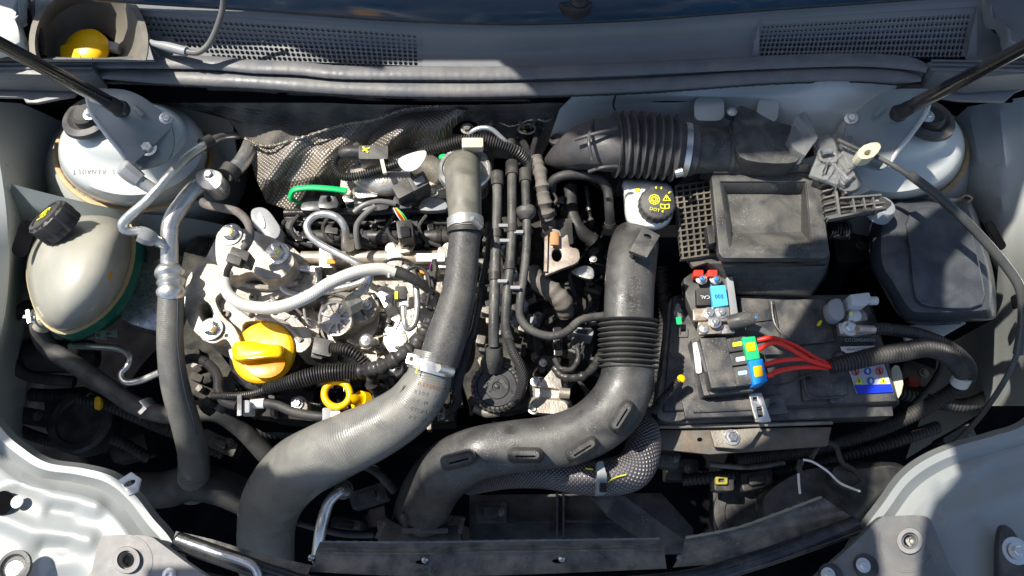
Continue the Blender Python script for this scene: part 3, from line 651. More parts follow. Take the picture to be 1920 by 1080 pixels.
# raised yellow symbol on the cap face (steam over waves)
cpt = P(112, 424, 3.2)+cpd*K(P(112, 424, 3))*33.5
def on_cap(name, pts, w, m, base, ax, parent):
    k = K(base); x = Vector((1, 0, 0)); x = (x-ax*x.dot(ax)).normalized(); y = ax.cross(x); g = G()
    for (ax0, ay0), (bx0, by0) in zip(pts, pts[1:]):
        a = Vector((ax0, ay0)); b = Vector((bx0, by0)); d = (b-a); d.normalize(); n = Vector((-d.y, d.x))*w/2
        q = [a-d*w*.3+n, a-d*w*.3-n, b+d*w*.3-n, b+d*w*.3+n]
        g.add([base+x*(p.x*k)+y*(p.y*k)+ax*.0004 for p in q]+[base+x*(p.x*k)+y*(p.y*k)-ax*.0002 for p in q], [(0, 1, 2, 3), (7, 6, 5, 4), (0, 1, 5, 4), (1, 2, 6, 5), (2, 3, 7, 6), (3, 0, 4, 7)])
    return mk(name, g, m, parent, flat=True)
on_cap('hot_coolant_symbol', [(-13, -9), (-7, -12), (0, -9), (7, -12), (13, -9)], 3, prntY, cpt, cpd, ck)
for d in (-6, 0, 6): on_cap('hot_coolant_symbol', [(d, -5), (d+2, 0), (d-2, 4), (d+1, 10)], 2.4, prntY, cpt, cpd, ck)
on_cap('hot_coolant_symbol', [(-13, 3), (-8, 11), (2, 15), (12, 11), (14, 3)], 2.4, prntY, cpt, cpd, ck)
mk('orange_mark', g_plate(sm([(203, 513), (212, 508), (213, 518), (206, 527), (201, 523)], 3), 1.0, .1), orangep, ct) if False else None
ush = [c for c in ct.children if c.name.startswith('upper_shell')][0]
hp, hn = hit(ush, 207, 517)
mk('orange_mark', g_lathe(pz(hp), [(9, -1), (8, .8), (0, 1.2)], hn, 12, .5), orangep, ct)
mk('outlet_neck', g_tube([(98, 590, -4), (84, 600, -6), (78, 612, -7)], [14, 15, 16], 5, 16), tankm, ct)
# lower tank hose
lh = thing('coolant_hose', 'black coolant hose running from the tank down across the dark lower left', 'hose', (200, 720, -12))
mk('hose', g_tube([(76, 592, -6), (74, 622, -8), (96, 655, -10), (150, 690, -11), (205, 728, -12), (262, 764, -13), (330, 780, -14), (400, 775, -15), (450, 800, -18), (500, 850, -22)], [15, 16, 17, 17, 17, 17, 17, 16, 18, 20], 10, 18), rubber, lh)
c1 = mk('spring_clamp', g_tube([(80, 584, -6), (76, 604, -6.6)], 18, 3, 20), zinc, lh)
mk('clamp_ear', g_bar((44, 594, -5), (66, 596, -5), 6, 4), greyp, c1); mk('clamp_ear', g_bar((52, 582, -4.6), (56, 606, -4.6), 6, 5), zinc, c1)
mk('yellow_tag', g_plate(rr(68, 584, 75, 600, 3), -4.0, .2), yelw, lh)
c2 = mk('worm_clamp', g_tube([(268, 758, -13.3), (278, 772, -13.3)], 19, 3, 18), zinc, lh); mk('clamp_ear', g_bar((262, 776, -12), (274, 764, -12), 8, 6), zinc, c2)
mk('bypass_hose', g_tube([(52, 572, -10), (22, 600, -13), (12, 640, -15), (24, 684, -16), (60, 706, -17), (140, 716, -18)], 11, 10, 14), rubberd, label='thin black hose curling round the far left side', cat='hose')
res = mk('resonator_box', g_loft([[(x, y, z) for x, y in rr(30+o, 636+o, 190-o, 700-o*.5, 26)] for z, o in ((-16, 12), (-17, 4), (-19, 0), (-26, 0))], True), blk, label='smooth black resonator box in the shade below the tank', cat='box')
sp = thing('steel_fuel_pipe', 'bent thin steel pipe snaking below the coolant tank', 'pipe', (230, 690, -12))
mk('pipe', g_tube([(132, 648, -13), (180, 650, -12), (222, 654, -11.5), (243, 668, -11), (240, 686, -11), (228, 702, -11), (236, 716, -11), (262, 714, -11), (300, 698, -10)], 6.5, 10, 12), steel, sp)
mk('fork_end', g_bar((128, 656, -13), (146, 660, -13), 7, 5), zinc, sp)
mk('yellow_tag', g_plate(sm([(178, 746), (186, 744), (190, 754), (186, 766), (177, 766)], 2), -18, .5), yelw, label='small yellow tag glowing in the dark lower left', cat='tag')
mk('spring_clip', g_plate([(178, 622), (200, 618), (204, 622), (221, 617), (221, 632), (200, 630), (196, 636), (178, 634)], -9, .3, [rr(182, 624, 189, 632, 1), rr(198, 621, 208, 629, 2)]), zinc, label='small bright spring clip under the tank edge', cat='clip')
# headlamp back / lower clutter in the shade
for (x, y, z, r, d, lab) in ((150, 790, -24, 60, 26, 'round dark lamp housing in the lower left shade'), (1405, 965, -16, 66, 24, 'round black motor housing behind the right end of the crossmember')):
    h = thing('round_housing', lab, 'housing', (x, y, z))
    mk('housing', g_lathe((x, y, z), [(r, -40), (r, 0), (r*.9, 5), (r*.72, 5), (r*.68, 0), (r*.2, -2), (0, -2)], UP, 40), blk, h)
    mk('rim_screw', g_bolt((x+r*.3, y-r*.78, z+.3), 5), greyp, h)
    mk('cover_plate', g_plate([(x-70, y-60), (x+8, y-66), (x+30, y-50), (x-20, y+6), (x-64, y+20)], z-.8, 2), rubberd, h, bev=2)
# ---- large AC pipe + hose
ac = thing('air_conditioning_line', 'large shiny aluminium pipe joined to a wide grey rubber hose on the left', 'pipe', (330, 500, 4))
mk('upper_pipe', g_tube([(474, 262, 2), (462, 290, 3), (444, 314, 4), (424, 326, 4.5)], 15, 8, 18), alpipe, ac)
mk('rubber_collar', g_tube([(436, 316, 4.3), (426, 330, 4.5)], 19, 3, 18), rubberd, ac)
mk('joint_block', g_plate(sm([(366, 326), (384, 316), (402, 318), (416, 326), (414, 346), (396, 356), (374, 348)], 3), 6.4, 2.6), alpipe, ac, bev=1.6)
mk('joint_bolt', g_bolt((392, 329, 6.3), 9), zinc, ac)
mk('bent_pipe', g_tube([(392, 340, 4.4), (366, 354, 5.5), (338, 388, 6), (322, 414, 6), (318, 440, 5.5), (318, 500, 4)], [15, 16, 16, 16, 16, 16], 10, 20), alpipe, ac)
mk('crimp_ferrule', g_tube([(318, 498, 4), (318, 506, 4), (319, 514, 4), (320, 522, 4), (321, 530, 4), (321, 538, 4), (321, 546, 4), (321, 552, 3.8)], [18, 25, 27, 22, 26, 22, 26, 25], 3, 22), alpipe, ac)
mk('hose', g_tube([(321, 548, 3.8), (319, 640, 2), (328, 720, -1), (350, 800, -6), (362, 850, -12), (364, 890, -18), (362, 914, -23)], [23, 23.5, 25, 26, 27, 29, 33], 10, 22), hosegrey, ac)
mk('coloured_stripe', g_tube([(334, 560, 5.0), (333, 640, 3.6), (344, 720, .6), (366, 800, -4.6), (376, 842, -10)], 1.1, 8, 6), M('dull_blue_stripe', (.03, .05, .08), .7), ac)
mk('service_port', g_tube([(314, 462, 5), (298, 454, 6), (284, 446, 6.6)], [9, 10, 10], 4, 14), alpipe, ac)
mk('service_cap', g_tube([(290, 450, 6.6), (276, 444, 7.2), (262, 438, 7.6)], [13, 17, 16], 3, 8), greyp, ac)
mk('hose_branch', g_tube([(230, 920, -24), (310, 918, -22), (360, 905, -20), (420, 915, -21), (500, 950, -24)], 34, 8, 18), rubberd, label='wide dark hose crossing under the grey hose at lower left', cat='hose')  # dark rubber chosen here in place of the shade at lower left
tl = thing('thin_refrigerant_line', 'thin aluminium refrigerant line with two capped service ports by the left tower', 'pipe', (300, 360, 8))
mk('line', g_tube([(458, 254, 2), (420, 256, 4), (394, 266, 6), (350, 296, 8), (318, 330, 9), (276, 376, 9), (240, 408, 8), (231, 424, 7.5), (243, 434, 7), (268, 432, 6.6)], [7, 7, 8, 9, 9, 9, 9.5, 10, 9, 8], 10, 14), alpipe, tl)
mk('rubber_clip', g_tube([(380, 272, 6.6), (396, 264, 6)], 13, 3, 14), rubberd, tl)
mk('valve', g_tube([(286, 354, 8.8), (266, 342, 9.4), (258, 336, 9.8)], [11, 12, 12], 4, 16), greyp, tl)
mk('valve_cap', g_tube([(262, 338, 9.6), (246, 326, 10.2), (232, 314, 10.8), (228, 311, 11)], [15, 17, 16, 12], 4, 8), greyp, tl)
mk('end_fitting', g_tube([(264, 434, 6.8), (276, 440, 6.5)], 12, 3, 8), zinc, tl)
# small cable over the mount
mc = thing('sensor_hose', 'mottled thin hose running from the left tower down over the cast engine mount', 'hose', (450, 420, 8))
mk('hose', g_tube([(374, 368, 4), (386, 384, 6), (416, 390, 8), (446, 398, 8.5), (466, 420, 8.5), (468, 446, 8), (458, 466, 7)], 8, 10, 14), tape, mc)
mk('connector', g_plate(rr(430, 466, 466, 490, 3, 18), 7.6, 2), blk, mc, bev=1); mk('connector_latch', g_plate(rr(424, 478, 452, 494, 2, 18), 8.2, 1), rubberd, mc, bev=.6)
mk('lower_wire', g_tube([(438, 486, 6.8), (426, 508, 5.6), (424, 530, 4)], 6, 6, 10), rubberd, mc)
# polished shield plate behind
mk('engine_side_shield', g_plate(sm([(262, 492), (318, 486), (340, 520), (346, 600), (300, 622), (226, 598), (230, 560), (244, 520)], 3), -7, 3, zf=lambda x, y: -7-.02*(y-490)), M('scratched_steel_bracket', (.45, .44, .45), .3, .85, (.28, .27, .27), 90, .9, .3, 60), label='scratched curved steel bracket between the tank and the grey hose', cat='bracket', bev=4)

# ================================================================== ENGINE
# dark mass of the engine under everything
eng = thing('engine_block', 'diesel engine of cast aluminium and black plastic in the middle of the bay', 'engine', (700, 560, -8))
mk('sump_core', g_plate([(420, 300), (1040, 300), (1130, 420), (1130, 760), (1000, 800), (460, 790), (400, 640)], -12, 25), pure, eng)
def bumpy(a, s=.045):
    return lambda x, y: a+.35*math.sin(x*s)+.3*math.sin(y*s*1.3+1)+.25*math.sin((x+y)*s*.7)
mk('head_cover', g_plate(sm([(500, 470), (600, 458), (720, 452), (842, 460), (856, 520), (842, 600), (818, 660), (740, 690), (640, 694), (560, 660), (520, 610), (500, 560), (505, 505)], 4), -4, 6), alu, eng, bev=4)
# cast ribs, pads and bosses on the head cover
hc = M('cast_pad', (.62, .58, .52), .38, .6, (.40, .35, .29), 50, .9, .6, 420, .2)
for pts, z in (([(708, 540), (770, 528), (812, 548), (818, 600), (800, 650), (752, 676), (718, 640), (724, 590)], -2.2), ([(560, 500), (604, 492), (640, 512), (620, 545), (576, 552), (552, 530)], -2.8),
               ([(642, 560), (700, 548), (712, 600), (690, 640), (650, 640)], -2.6), ([(500, 590), (560, 574), (600, 590), (590, 640), (540, 648)], -3), ([(772, 470), (838, 466), (842, 500), (800, 512), (770, 500)], -2.)):
    mk('cast_pad', g_plate(sm(pts, 3), z, 2.5), hc, eng, bev=2.5)
for k in range(5): mk('cooling_rib', g_bar((520+k*16, 556+k*4, -3), (560+k*14, 690-k*9, -4), 4, 12), alud, eng)
for (x, y, z, r) in ((548, 600, -2.5, 9), (640, 660, -3, 8), (742, 640, -1.6, 9), (795, 560, -1.8, 7), (585, 640, -2.6, 7), (728, 560, -1.6, 7), (690, 680, -3, 7), (523, 540, -2.4, 8), (812, 482, -1.4, 8), (608, 562, -2.4, 7)):
    mk('bolt', g_bolt((x, y, z), r), zinc, eng)
text('cast_lettering', 'A335', (742, 592, -2.05), 7, prntG, 0, eng); text('cast_lettering', '4592', (776, 593, -2.05), 7, prntG, 0, eng); text('cast_lettering', '112', (742, 601, -2.05), 7, prntG, 0, eng); text('cast_lettering', '53 D', (774, 602, -2.05), 7, prntG, 0, eng)
mk('front_cover', g_plate([(448, 690), (560, 668), (700, 672), (860, 664), (852, 790), (640, 796), (470, 778)], -9, 5), matt, eng, bev=3)
for k in range(9):
    x = 560+k*32; mk('cover_cell', g_plate(rr(x, 700+(k % 2)*4, x+24, 726, 2), -7.8, 1.4), blk, eng, bev=.8)
    mk('cover_cell', g_plate(rr(x+6, 734, x+28, 762, 2), -8, 1.2), blkg if k % 3 else rubberd, eng, bev=.8)
# right engine bank
mk('right_cover', g_plate(sm([(900, 330), (1010, 330), (1040, 460), (1120, 520), (1116, 640), (1090, 700), (1000, 760), (880, 760), (872, 600)], 3), -9, 5), matt, eng, bev=3)
for i in range(46):
    x, y = random.uniform(890, 1110), random.uniform(420, 740); w, h = random.uniform(9, 30), random.uniform(8, 24)
    m_ = random.choice([blk, blk, blkg, rubberd, alud, blkd, blk])
    mk('cover_boss', g_plate(rr(x, y, x+w, y+h, 3, random.uniform(-20, 20)), random.uniform(-8.6, -6.6), 1.6), m_, eng, bev=.8)

# fuel rail and injector gallery
fr = thing('fuel_rail', 'cream stained steel fuel rail with white and orange labels across the engine top', 'fuel rail', (700, 488, -1))
railm = M('stained_rail_steel', (.62, .55, .44), .38, .5, (.42, .32, .2), 70, .8, .4, 300, .2)
mk('rail', g_tube([(566, 484, -.6), (842, 482, -.6)], 13, 2, 20, smooth=False), railm, fr)
mk('rail_shoulder', g_tube([(570, 494, -1.6), (930, 494, -1.6)], 9, 2, 14, smooth=False), alud, fr)
for x in (612, 740, 835): mk('rail_clamp', g_plate(rr(x-14, 462, x+14, 502, 5), .3, 2), hc, fr, bev=1.5); 
mk('label', g_plate(rr(780, 475, 834, 490, 2), 1.15, .25), whitep, fr, bev=.4); mk('label', g_plate(rr(612, 486, 628, 494, 1), .95, .2), orangep, fr)
for x, y in ((735, 466), (842, 466)): mk('bolt', g_bolt((x, y, -.2), 9), hc, fr)
ps = thing('rail_pressure_sensor', 'black plugged pressure sensor standing on a steel nut at the rail middle', 'sensor', (760, 450, 1))
mk('steel_nut', g_lathe((762, 466, .3), [(13, -8), (13, 2), (17, 3), (17, 8), (12, 10), (12, 16)], axis(-.1, .25, 1), 6), railm, ps)
mk('plug', g_plate(rr(744, 412, 774, 446, 4, -6), 3.6, 2.6), blk, ps, bev=1.2); mk('plug_ridge', g_plate(rr(750, 424, 768, 442, 2, -6), 4.0, .5), blkg, ps, bev=.5)
for i, c in enumerate((prntW, redw, yelw, greenp)): mk('wire', g_tube([(752+i*4, 414, 3.2), (744+i*4, 402, 3.6), (738+i*2, 390, 3.4)], 1.2, 5, 6), c, ps)
# injector gallery : black carrier with clips
ig = thing('injector_gallery', 'black plastic injector harness carrier with upright tabs behind the fuel rail', 'wiring carrier', (690, 410, 0))
mk('tray', g_plate([(530, 396), (846, 388), (848, 462), (540, 468)], -1.6, 5), blkg, ig, bev=2)
mk('top_rail', g_tube([(534, 400, .6), (640, 398, .8), (740, 396, .8), (842, 394, .6)], 8, 6, 12), blkg, ig)
mk('lower_rail', g_tube([(548, 418, -.4), (846, 418, -.4)], 4.5, 2, 10, smooth=False), blk, ig)
tabm = M('satin_black_tab', (.05, .05, .055), .35, 0, (.03, .03, .03), 30, .5)
for x in (615, 754): mk('upright_tab', g_plate(sm([(x-17, 389), (x-16, 372), (x-9, 361), (x+8, 361), (x+16, 372), (x+17, 389)], 2), 3.0, .8, [el(x+2, 373, 5, 6, 12)]), tabm, ig, bev=.6)
for x in (590, 702, 812): mk('scalloped_tab', g_plate(sm([(x-24, 394), (x-22, 378), (x-10, 370), (x+8, 372), (x+22, 376), (x+24, 392)], 3), 2.0, .8), greyp if x == 812 else tabm, ig, bev=.8)
for k, x in enumerate((606, 706, 806)):
    j = mk('injector', g_tube([(x-14, 444, -.6), (x+16, 444, -.4), (x+40, 444, -.4)], [13, 14, 12], 3, 18), blk, ig)
    mk('injector_collar', g_tube([(x+14, 444, -.4), (x+22, 444, -.4)], 16, 2, 18), blkg, j)
    mk('leak_off_clip', g_plate(rr(x-34, 432, x-14, 456, 3), .2, 1.6), tabm, ig, bev=.8)
for i in range(34):
    x, y = random.uniform(540, 830), random.uniform(396, 456); w, h = random.uniform(8, 24), random.uniform(5, 14)
    mk('carrier_block', g_plate(rr(x, y, x+w, y+h, 2, random.uniform(-12, 12)), random.uniform(-.6, .9), 1.6), random.choice([blkg, blk, tabm, blkg, greyp if i % 9 == 0 else blk]), ig, bev=.6)
for i in range(5):
    x = 560+i*60; mk('carrier_wire', g_tube([(x, 404, 1.), (x-14, 426, .8), (x-2, 450, .4), (x+26, 462, 0)], 4, 7, 8), rubberd, ig)
mk('carrier_wire', g_tube([(534, 414, 1), (526, 432, 1), (536, 450, .6), (560, 460, 0)], 4, 7, 8), tapeb, ig)
# shiny injection pipes
def pipe(nm, pts, r, lab, nuts=()):
    t = thing(nm, lab, 'pipe', pts[len(pts)//2])
    mk('pipe', g_tube(pts, r, 10, 14), steel, t)
    for a, b, rr0 in nuts: mk('union_nut', g_tube([a, b], rr0, 1, 6, smooth=False), zinc, t, ang=20)
    return t
pipe('injection_pipe', [(650, 452, 2), (646, 426, 3.8), (634, 409, 4.4), (612, 401, 4.6), (590, 405, 4.6), (576, 421, 4.6), (580, 439, 4.4), (598, 456, 4), (640, 479, 3.6), (676, 498, 3.2), (692, 512, 2.6), (690, 532, 2), (674, 549, 2), (650, 568, 2)], 7,
     'bright looped steel injection pipe over the black injector carrier', [((652, 444, 2), (652, 466, .6), 13), ((668, 556, 1.6), (650, 572, 2.2), 14)])
pipe('injection_pipe', [(590, 508, .4), (560, 503, 1), (532, 512, 1), (526, 530, 1), (540, 548, .6), (580, 552, 0), (640, 540, -.5), (676, 530, -.4), (690, 518, 0), (694, 506, .4)], 6.5,
     'steel pipe bent in a flat U left of the round pump', [((584, 507, .4), (602, 508, .4), 10)])
pipe('injection_pipe', [(756, 560, 1.8), (758, 600, 1.6), (764, 616, 1.2), (776, 608, 1.2), (782, 580, 1.6), (780, 540, 1.8), (772, 510, 1.4), (758, 500, 1)], 6,
     'chrome hairpin steel pipe beside the big black intake hose', [((756, 552, 2), (756, 574, 1.8), 11)])
mk('pipe_bracket', g_plate(sm([(738, 624), (756, 616), (764, 632), (756, 648), (738, 646)], 3), .2, .6), zinc, label='small bright bolted lug under the hairpin pipe', cat='bracket', bev=.6)
pc = thing('pipe_connector', 'small black and green connector clipped on the hairpin pipe', 'connector', (752, 548, 2))
mk('housing', g_plate(rr(740, 536, 762, 560, 3), 3, 2), blk, pc, bev=1); mk('yellow_lock', g_plate(rr(740, 546, 746, 560, 1), 3.2, .5), prntY, pc)
# braided silver hose
bh = thing('braided_hose', 'pale silver braided hose sweeping over the left of the engine', 'hose', (580, 560, 4))
mk('sleeve', g_tube([(428, 512, 4), (422, 532, 5), (432, 556, 5.5), (466, 574, 5.5), (520, 576, 5.4), (574, 558, 5.3), (620, 530, 5.2), (670, 510, 4.8), (715, 504, 4.2), (742, 510, 3.8)], [9.5, 10, 11, 11.5, 12, 12, 12, 12, 11.5, 11], 10, 20), braid, bh)
mk('black_end', g_tube([(738, 508, 3.8), (760, 516, 3.4), (786, 530, 3), (810, 548, 2)], [12, 11, 9, 8], 6, 14), tapeb, bh)
mk('end_tie', g_tube([(731, 499, 4.4), (729, 520, 4)], 4, 2, 10), zinc, bh)
# pipe clamp block near the U pipe
mk('pipe_clamp', g_plate(rr(590, 500, 604, 530, 3, -4), 1.8, 2.6), blkg, label='black double pipe clamp on the flat U pipe', cat='clamp', bev=1)
# round high pressure pump
pu = thing('fuel_pump', 'round cast pump head with a spoked face in the engine centre', 'pump', (625, 608, 1))
pax = axis(-.12, -.42, 1)
mk('body', g_lathe((642, 592, -1.6), [(46, -14), (44, 4), (37, 16), (33, 24)], pax, 32), alud, pu)
mk('face', g_lathe((636, 596, -.4), [(33, 8), (34, 18), (32, 23), (29, 22), (27, 17), (12, 16), (11, 21), (0, 21)], pax, 36), hc, pu)
pc0 = P(636, 596, -.4)+pax*K(P(636, 596, 0))*20.5
for k in range(9):
    a = 2*math.pi*k/9; on_cap('spoke', [(12*math.cos(a), 12*math.sin(a)), (28*math.cos(a), 28*math.sin(a))], 4, hc, pc0, pax, pu)
mk('inlet_nut', g_tube([(672, 566, 1.6), (650, 578, 2.2)], 17, 1, 6, smooth=False), zinc, pu, ang=20)
mk('side_flange', g_plate(sm([(660, 560), (690, 552), (706, 570), (700, 592), (672, 604), (650, 596)], 3), .2, 1.4), alu, pu, bev=1.5)
mk('bolt', g_bolt((688, 572, .3), 8), zinc, pu)
wc2 = thing('pump_connector', 'black square connector with short corrugated wire sleeve under the pump', 'connector', (610, 650, 0))
mk('housing', g_plate(rr(586, 634, 624, 666, 4, 12), 1.0, 3), blk, wc2, bev=1.2); mk('socket', g_plate(rr(584, 652, 606, 672, 3, 12), .4, 2), rubberd, wc2, bev=.8)
mk('wire', g_tube([(600, 670, 0), (612, 668, .2), (624, 656, .6)], 2, 6, 8), M('pinkish_wire', (.5, .33, .33), .4), wc2)
mk('corrugated_sleeve', g_tube([(622, 654, .8), (650, 656, 1.4), (672, 668, 1.2), (686, 684, .4)], 10, 8, 14, corr=(5.2, 4.5)), blk, wc2)
mk('sensor_dome', g_lathe((688, 640, -1), [(14, -4), (14, 4), (9, 10), (0, 12)], axis(0, -.2, 1), 22), steel, label='small shiny domed sensor right of the pump', cat='sensor')
mk('round_plug', g_lathe((742, 694, -4), [(17, -6), (17, 6), (14, 8), (14, 5), (4, 5), (0, 6)], UP, 22), blkg, label='round glossy black plug above the yellow ring area', cat='plug')
# orange oil filler cap
oc = thing('oil_filler_cap', 'large orange yellow oil filler cap with a finger bar', 'cap', (492, 660, 0))
oax = axis(-.10, -.04, 1)
mk('neck', g_lathe((504, 670, -4), [(72, -12), (70, 8), (67, 20), (56, 24)], oax, 40), blkg, oc)
mk('cap', g_lathe((496, 662, 0), [(56, -10), (59, -5), (59, 8), (55, 13), (46, 15), (0, 16)], oax, 48), yel, oc)
oc0 = P(496, 662, 0)
mk('finger_bar', g_loft([[(484+(x-484)*k, 657+(y-657)*k, z) for x, y in sm([(440, 642), (470, 640), (500, 645), (528, 648), (532, 660), (528, 670), (500, 672), (470, 676), (442, 676), (436, 660)], 3)] for z, k in ((3.0, .80), (2.8, .93), (2.2, 1.), (.4, 1.02))]), yel, oc, ang=60)
mk('recess_shade', g_plate(sm([(456, 684), (480, 680), (510, 680), (534, 672), (530, 694), (508, 708), (478, 706)], 3), 1.66, .3), M('recess_shade_orange', (.80, .28, .002), .3), oc, bev=1)  # darker orange plate painted in as shade below the finger bar
for k in range(3): mk('groove', g_bar((452+k*6, 644, 2.96), (450+k*6, 672, 2.96), 1.1, 1.2), M('cap_groove_shadow%d' % k, (.55, .25, 0), .6) if k == 0 else bpy.data.materials['cap_groove_shadow0'], oc)
# dipstick ring
dr = thing('dipstick_handle', 'yellow dipstick pull ring lying at the front of the engine', 'dipstick', (650, 745, 0))
mk('ring', g_tube([(632+24*math.cos(a), 739+24*math.sin(a), 1.2) for a in [2*math.pi*k/20 for k in range(21)]], 6.8, 2, 12, cap=False), yelw, dr)
mk('stem', g_tube([(652, 744, 1.2), (662, 748, .8), (670, 750, .2), (676, 752, -.4)], [9, 10, 11, 16], 4, 16), yelw, dr)
mk('stop_collar', g_tube([(672, 751, -.2), (682, 755, -.9)], [19, 21], 2, 20), yelw, dr)
# corrugated loom under the filler cap
lo = thing('corrugated_loom', 'thick corrugated black loom running right from under the orange cap', 'wiring loom', (620, 710, 1))
mk('conduit', g_tube([(500, 728, 1), (524, 722, 1.6), (560, 712, 2), (600, 702, 2), (640, 698, 2), (668, 698, 1.8)], [9, 9, 14, 15, 15, 14], 10, 18, corr=(5, 4.5)), blk, lo)
mk('taped_end', g_tube([(662, 698, 1.8), (690, 694, 2.2), (722, 684, 3), (756, 664, 3.6), (786, 640, 3), (808, 600, 2)], [12, 14, 14, 14, 15, 10], 8, 14, lump=.3), tapeb, lo)
mk('taped_branch', g_tube([(700, 694, 2), (696, 716, 1), (706, 730, -.5), (722, 738, -2)], [12, 11, 12, 13], 6, 12, lump=.3), tapeb, lo)
mk('thin_tail', g_tube([(398, 742, .4), (440, 742, .8), (474, 738, 1), (504, 728, 1)], 6, 8, 10, corr=(4, 2)), blk, lo)
# fuel return hose with quick connectors
rt = thing('braided_fuel_hose', 'black braided hose curving down to a quick connector left of the orange cap', 'hose', (410, 710, 0))
mk('hose', g_tube([(344, 676, -2), (366, 672, -1), (392, 684, -.4), (408, 706, 0), (410, 732, 0), (420, 752, 0), (444, 760, 0)], 9, 10, 16), braidk, rt)
mk('quick_connector', g_plate(rr(444, 750, 468, 774, 4), 1.2, 2), greyp, rt, bev=1); mk('connector_wings', g_bar((450, 742, 1.4), (450, 780, 1.4), 8, 8), blk, rt)
fh = thing('fuel_return_hose', 'black return hose with white quick connectors along the front of the engine', 'hose', (560, 770, 0))
mk('hose', g_tube([(492, 756, 0), (520, 760, 0), (550, 772, 0), (590, 780, 0), (612, 781, 0)], 9, 8, 14), rubberd, fh)
mk('white_sleeve', g_tube([(470, 756, 0), (496, 756, 0)], 10, 2, 14), whitep, fh)
mk('connector', g_plate(rr(604, 764, 622, 794, 4), 1.2, 2), greyp, fh, bev=1); mk('connector_lock', g_plate(rr(620, 770, 638, 788, 3), 1.4, 2), whitep, fh, bev=1)
mk('tail_hose', g_tube([(636, 780, .4), (660, 778, 0), (690, 774, -1)], 8, 5, 12), rubberd, fh)
mb = thing('mount_bolt_lug', 'grey cast lug with a bolt in front of the loom', 'lug', (558, 758, -2))
mk('lug', g_plate(sm([(546, 748), (562, 742), (574, 750), (576, 770), (566, 778), (548, 766)], 3), -1.6, 2), alud, mb, bev=1); mk('bolt', g_bolt((558, 757, -1.5), 8), zinc, mb)
# cast engine mount, left
em = thing('engine_mount', 'big pale cast aluminium engine mount with hex bolts at the left of the engine', 'engine mount', (440, 540, 2))
mk('base_casting', g_plate(sm([(352, 520), (384, 486), (410, 440), (450, 428), (520, 446), (572, 486), (596, 540), (560, 560), (500, 566), (560, 600), (584, 640), (556, 660), (520, 610), (460, 604), (450, 636), (404, 648), (364, 622), (346, 576)], 4), .4, 5, [el(386, 588, 12, 22, 16, -20)]), alu, em, bev=5)
for pl_ in ([(400, 520, .9), (430, 560, .9), (470, 590, .7)], [(450, 530, .9), (500, 540, .8), (560, 530, .6)], [(360, 540, .9), (372, 520, .9), (400, 500, 1)], [(480, 596, .6), (530, 606, .5), (566, 640, .3)]): mk('casting_rib', g_tube(pl_, 6, 6, 8, squash=1.2), alu, em)
for x_, y_, r_ in ((424, 590, 9), (476, 560, 8), (540, 580, 8), (365, 600, 7), (560, 520, 9)): mk('casting_boss', g_lathe((x_, y_, .3), [(r_, 0), (r_*.9, 8), (r_*.4, 9), (r_*.35, 4), (0, 4)], UP, 18), alud, em)
mk('arm', g_plate(sm([(404, 440), (424, 426), (450, 426), (488, 436), (520, 448), (544, 470), (552, 494), (530, 520), (498, 524), (470, 510), (440, 520), (420, 520), (404, 490)], 4), 3.4, 4), alu, em, bev=4)
mk('web', g_plate(sm([(404, 496), (372, 500), (352, 540), (346, 580), (356, 610), (378, 634), (400, 644), (424, 636), (440, 660), (450, 640), (438, 612), (416, 590), (404, 560), (424, 540), (430, 516)], 4), 1.6, 4, [el(386, 586, 14, 24, 16, -20)]), alu, em, bev=4)
mk('lower_brace', g_plate([(424, 640), (440, 648), (470, 700), (466, 716), (448, 700), (430, 668)], 0, 2), alu, em, bev=2)
for k in range(5): mk('casting_rib', g_bar((540+k*1, 530+k*22, 0), (505+k*3, 545+k*22, .4), 5, 16), alu, em)
mk('bridge', g_plate(sm([(430, 566), (480, 590), (540, 596), (560, 620), (520, 640), (470, 620), (436, 600)], 3), -.5, 3), alud, em, bev=3)
for at, r in (((433, 440, 3.4), 15), ((520, 476, 3.4), 16), ((397, 617, 1.8), 15)): 
    b = mk('hex_bolt', g_lathe(at, [(r*1.45, 0), (r*1.45, 3), (r*1.2, 4)], UP, 24)+g_lathe(at, [(r*.95, 3), (r*.95, 14), (r*.8, 17)], UP, 6)+g_lathe(at, [(r*.75, 15), (r*.7, 19), (r*.5, 20)], UP, 14), zinc, em)
    mk('paint_mark', g_lathe((at[0]-1, at[1]-5, at[2]+1.7), [(4, 0), (3, .8), (0, 1)], UP, 8), prntY if at[0] > 420 else whitep, b)
pl = thing('belt_pulley_cover', 'grey lobed plastic cover left of the injector carrier', 'cover', (490, 412, 2))
mk('cover', g_plate(sm([(470, 396), (484, 388), (500, 392), (514, 408), (526, 430), (516, 448), (492, 440), (474, 420)], 3), 2.6, 3), greyp, pl, bev=3); mk('slot', g_plate(el(490, 413, 5, 15, 16, -16), 2.75, .2), whitep, pl)
# timing side dark belt cover
mk('belt_cover', g_plate(sm([(344, 470), (400, 450), (420, 560), (404, 640), (440, 700), (430, 740), (360, 740), (338, 640)], 4), -7, 14), matt, label='dark plastic belt cover behind the cast engine mount', cat='cover', bev=4)
ab = thing('lower_canister', 'dark metal canister with a bright rim below the belt cover', 'canister', (380, 700, -10))
mk('can', g_lathe((376, 728, -16), [(46, -40), (46, 0), (40, 3), (36, -4), (0, -6)], UP, 32), pure, ab); mk('rim', g_tube([(340, 712, -12), (352, 724, -12), (376, 736, -12), (392, 734, -12)], 4, 6, 10), zinc, ab)
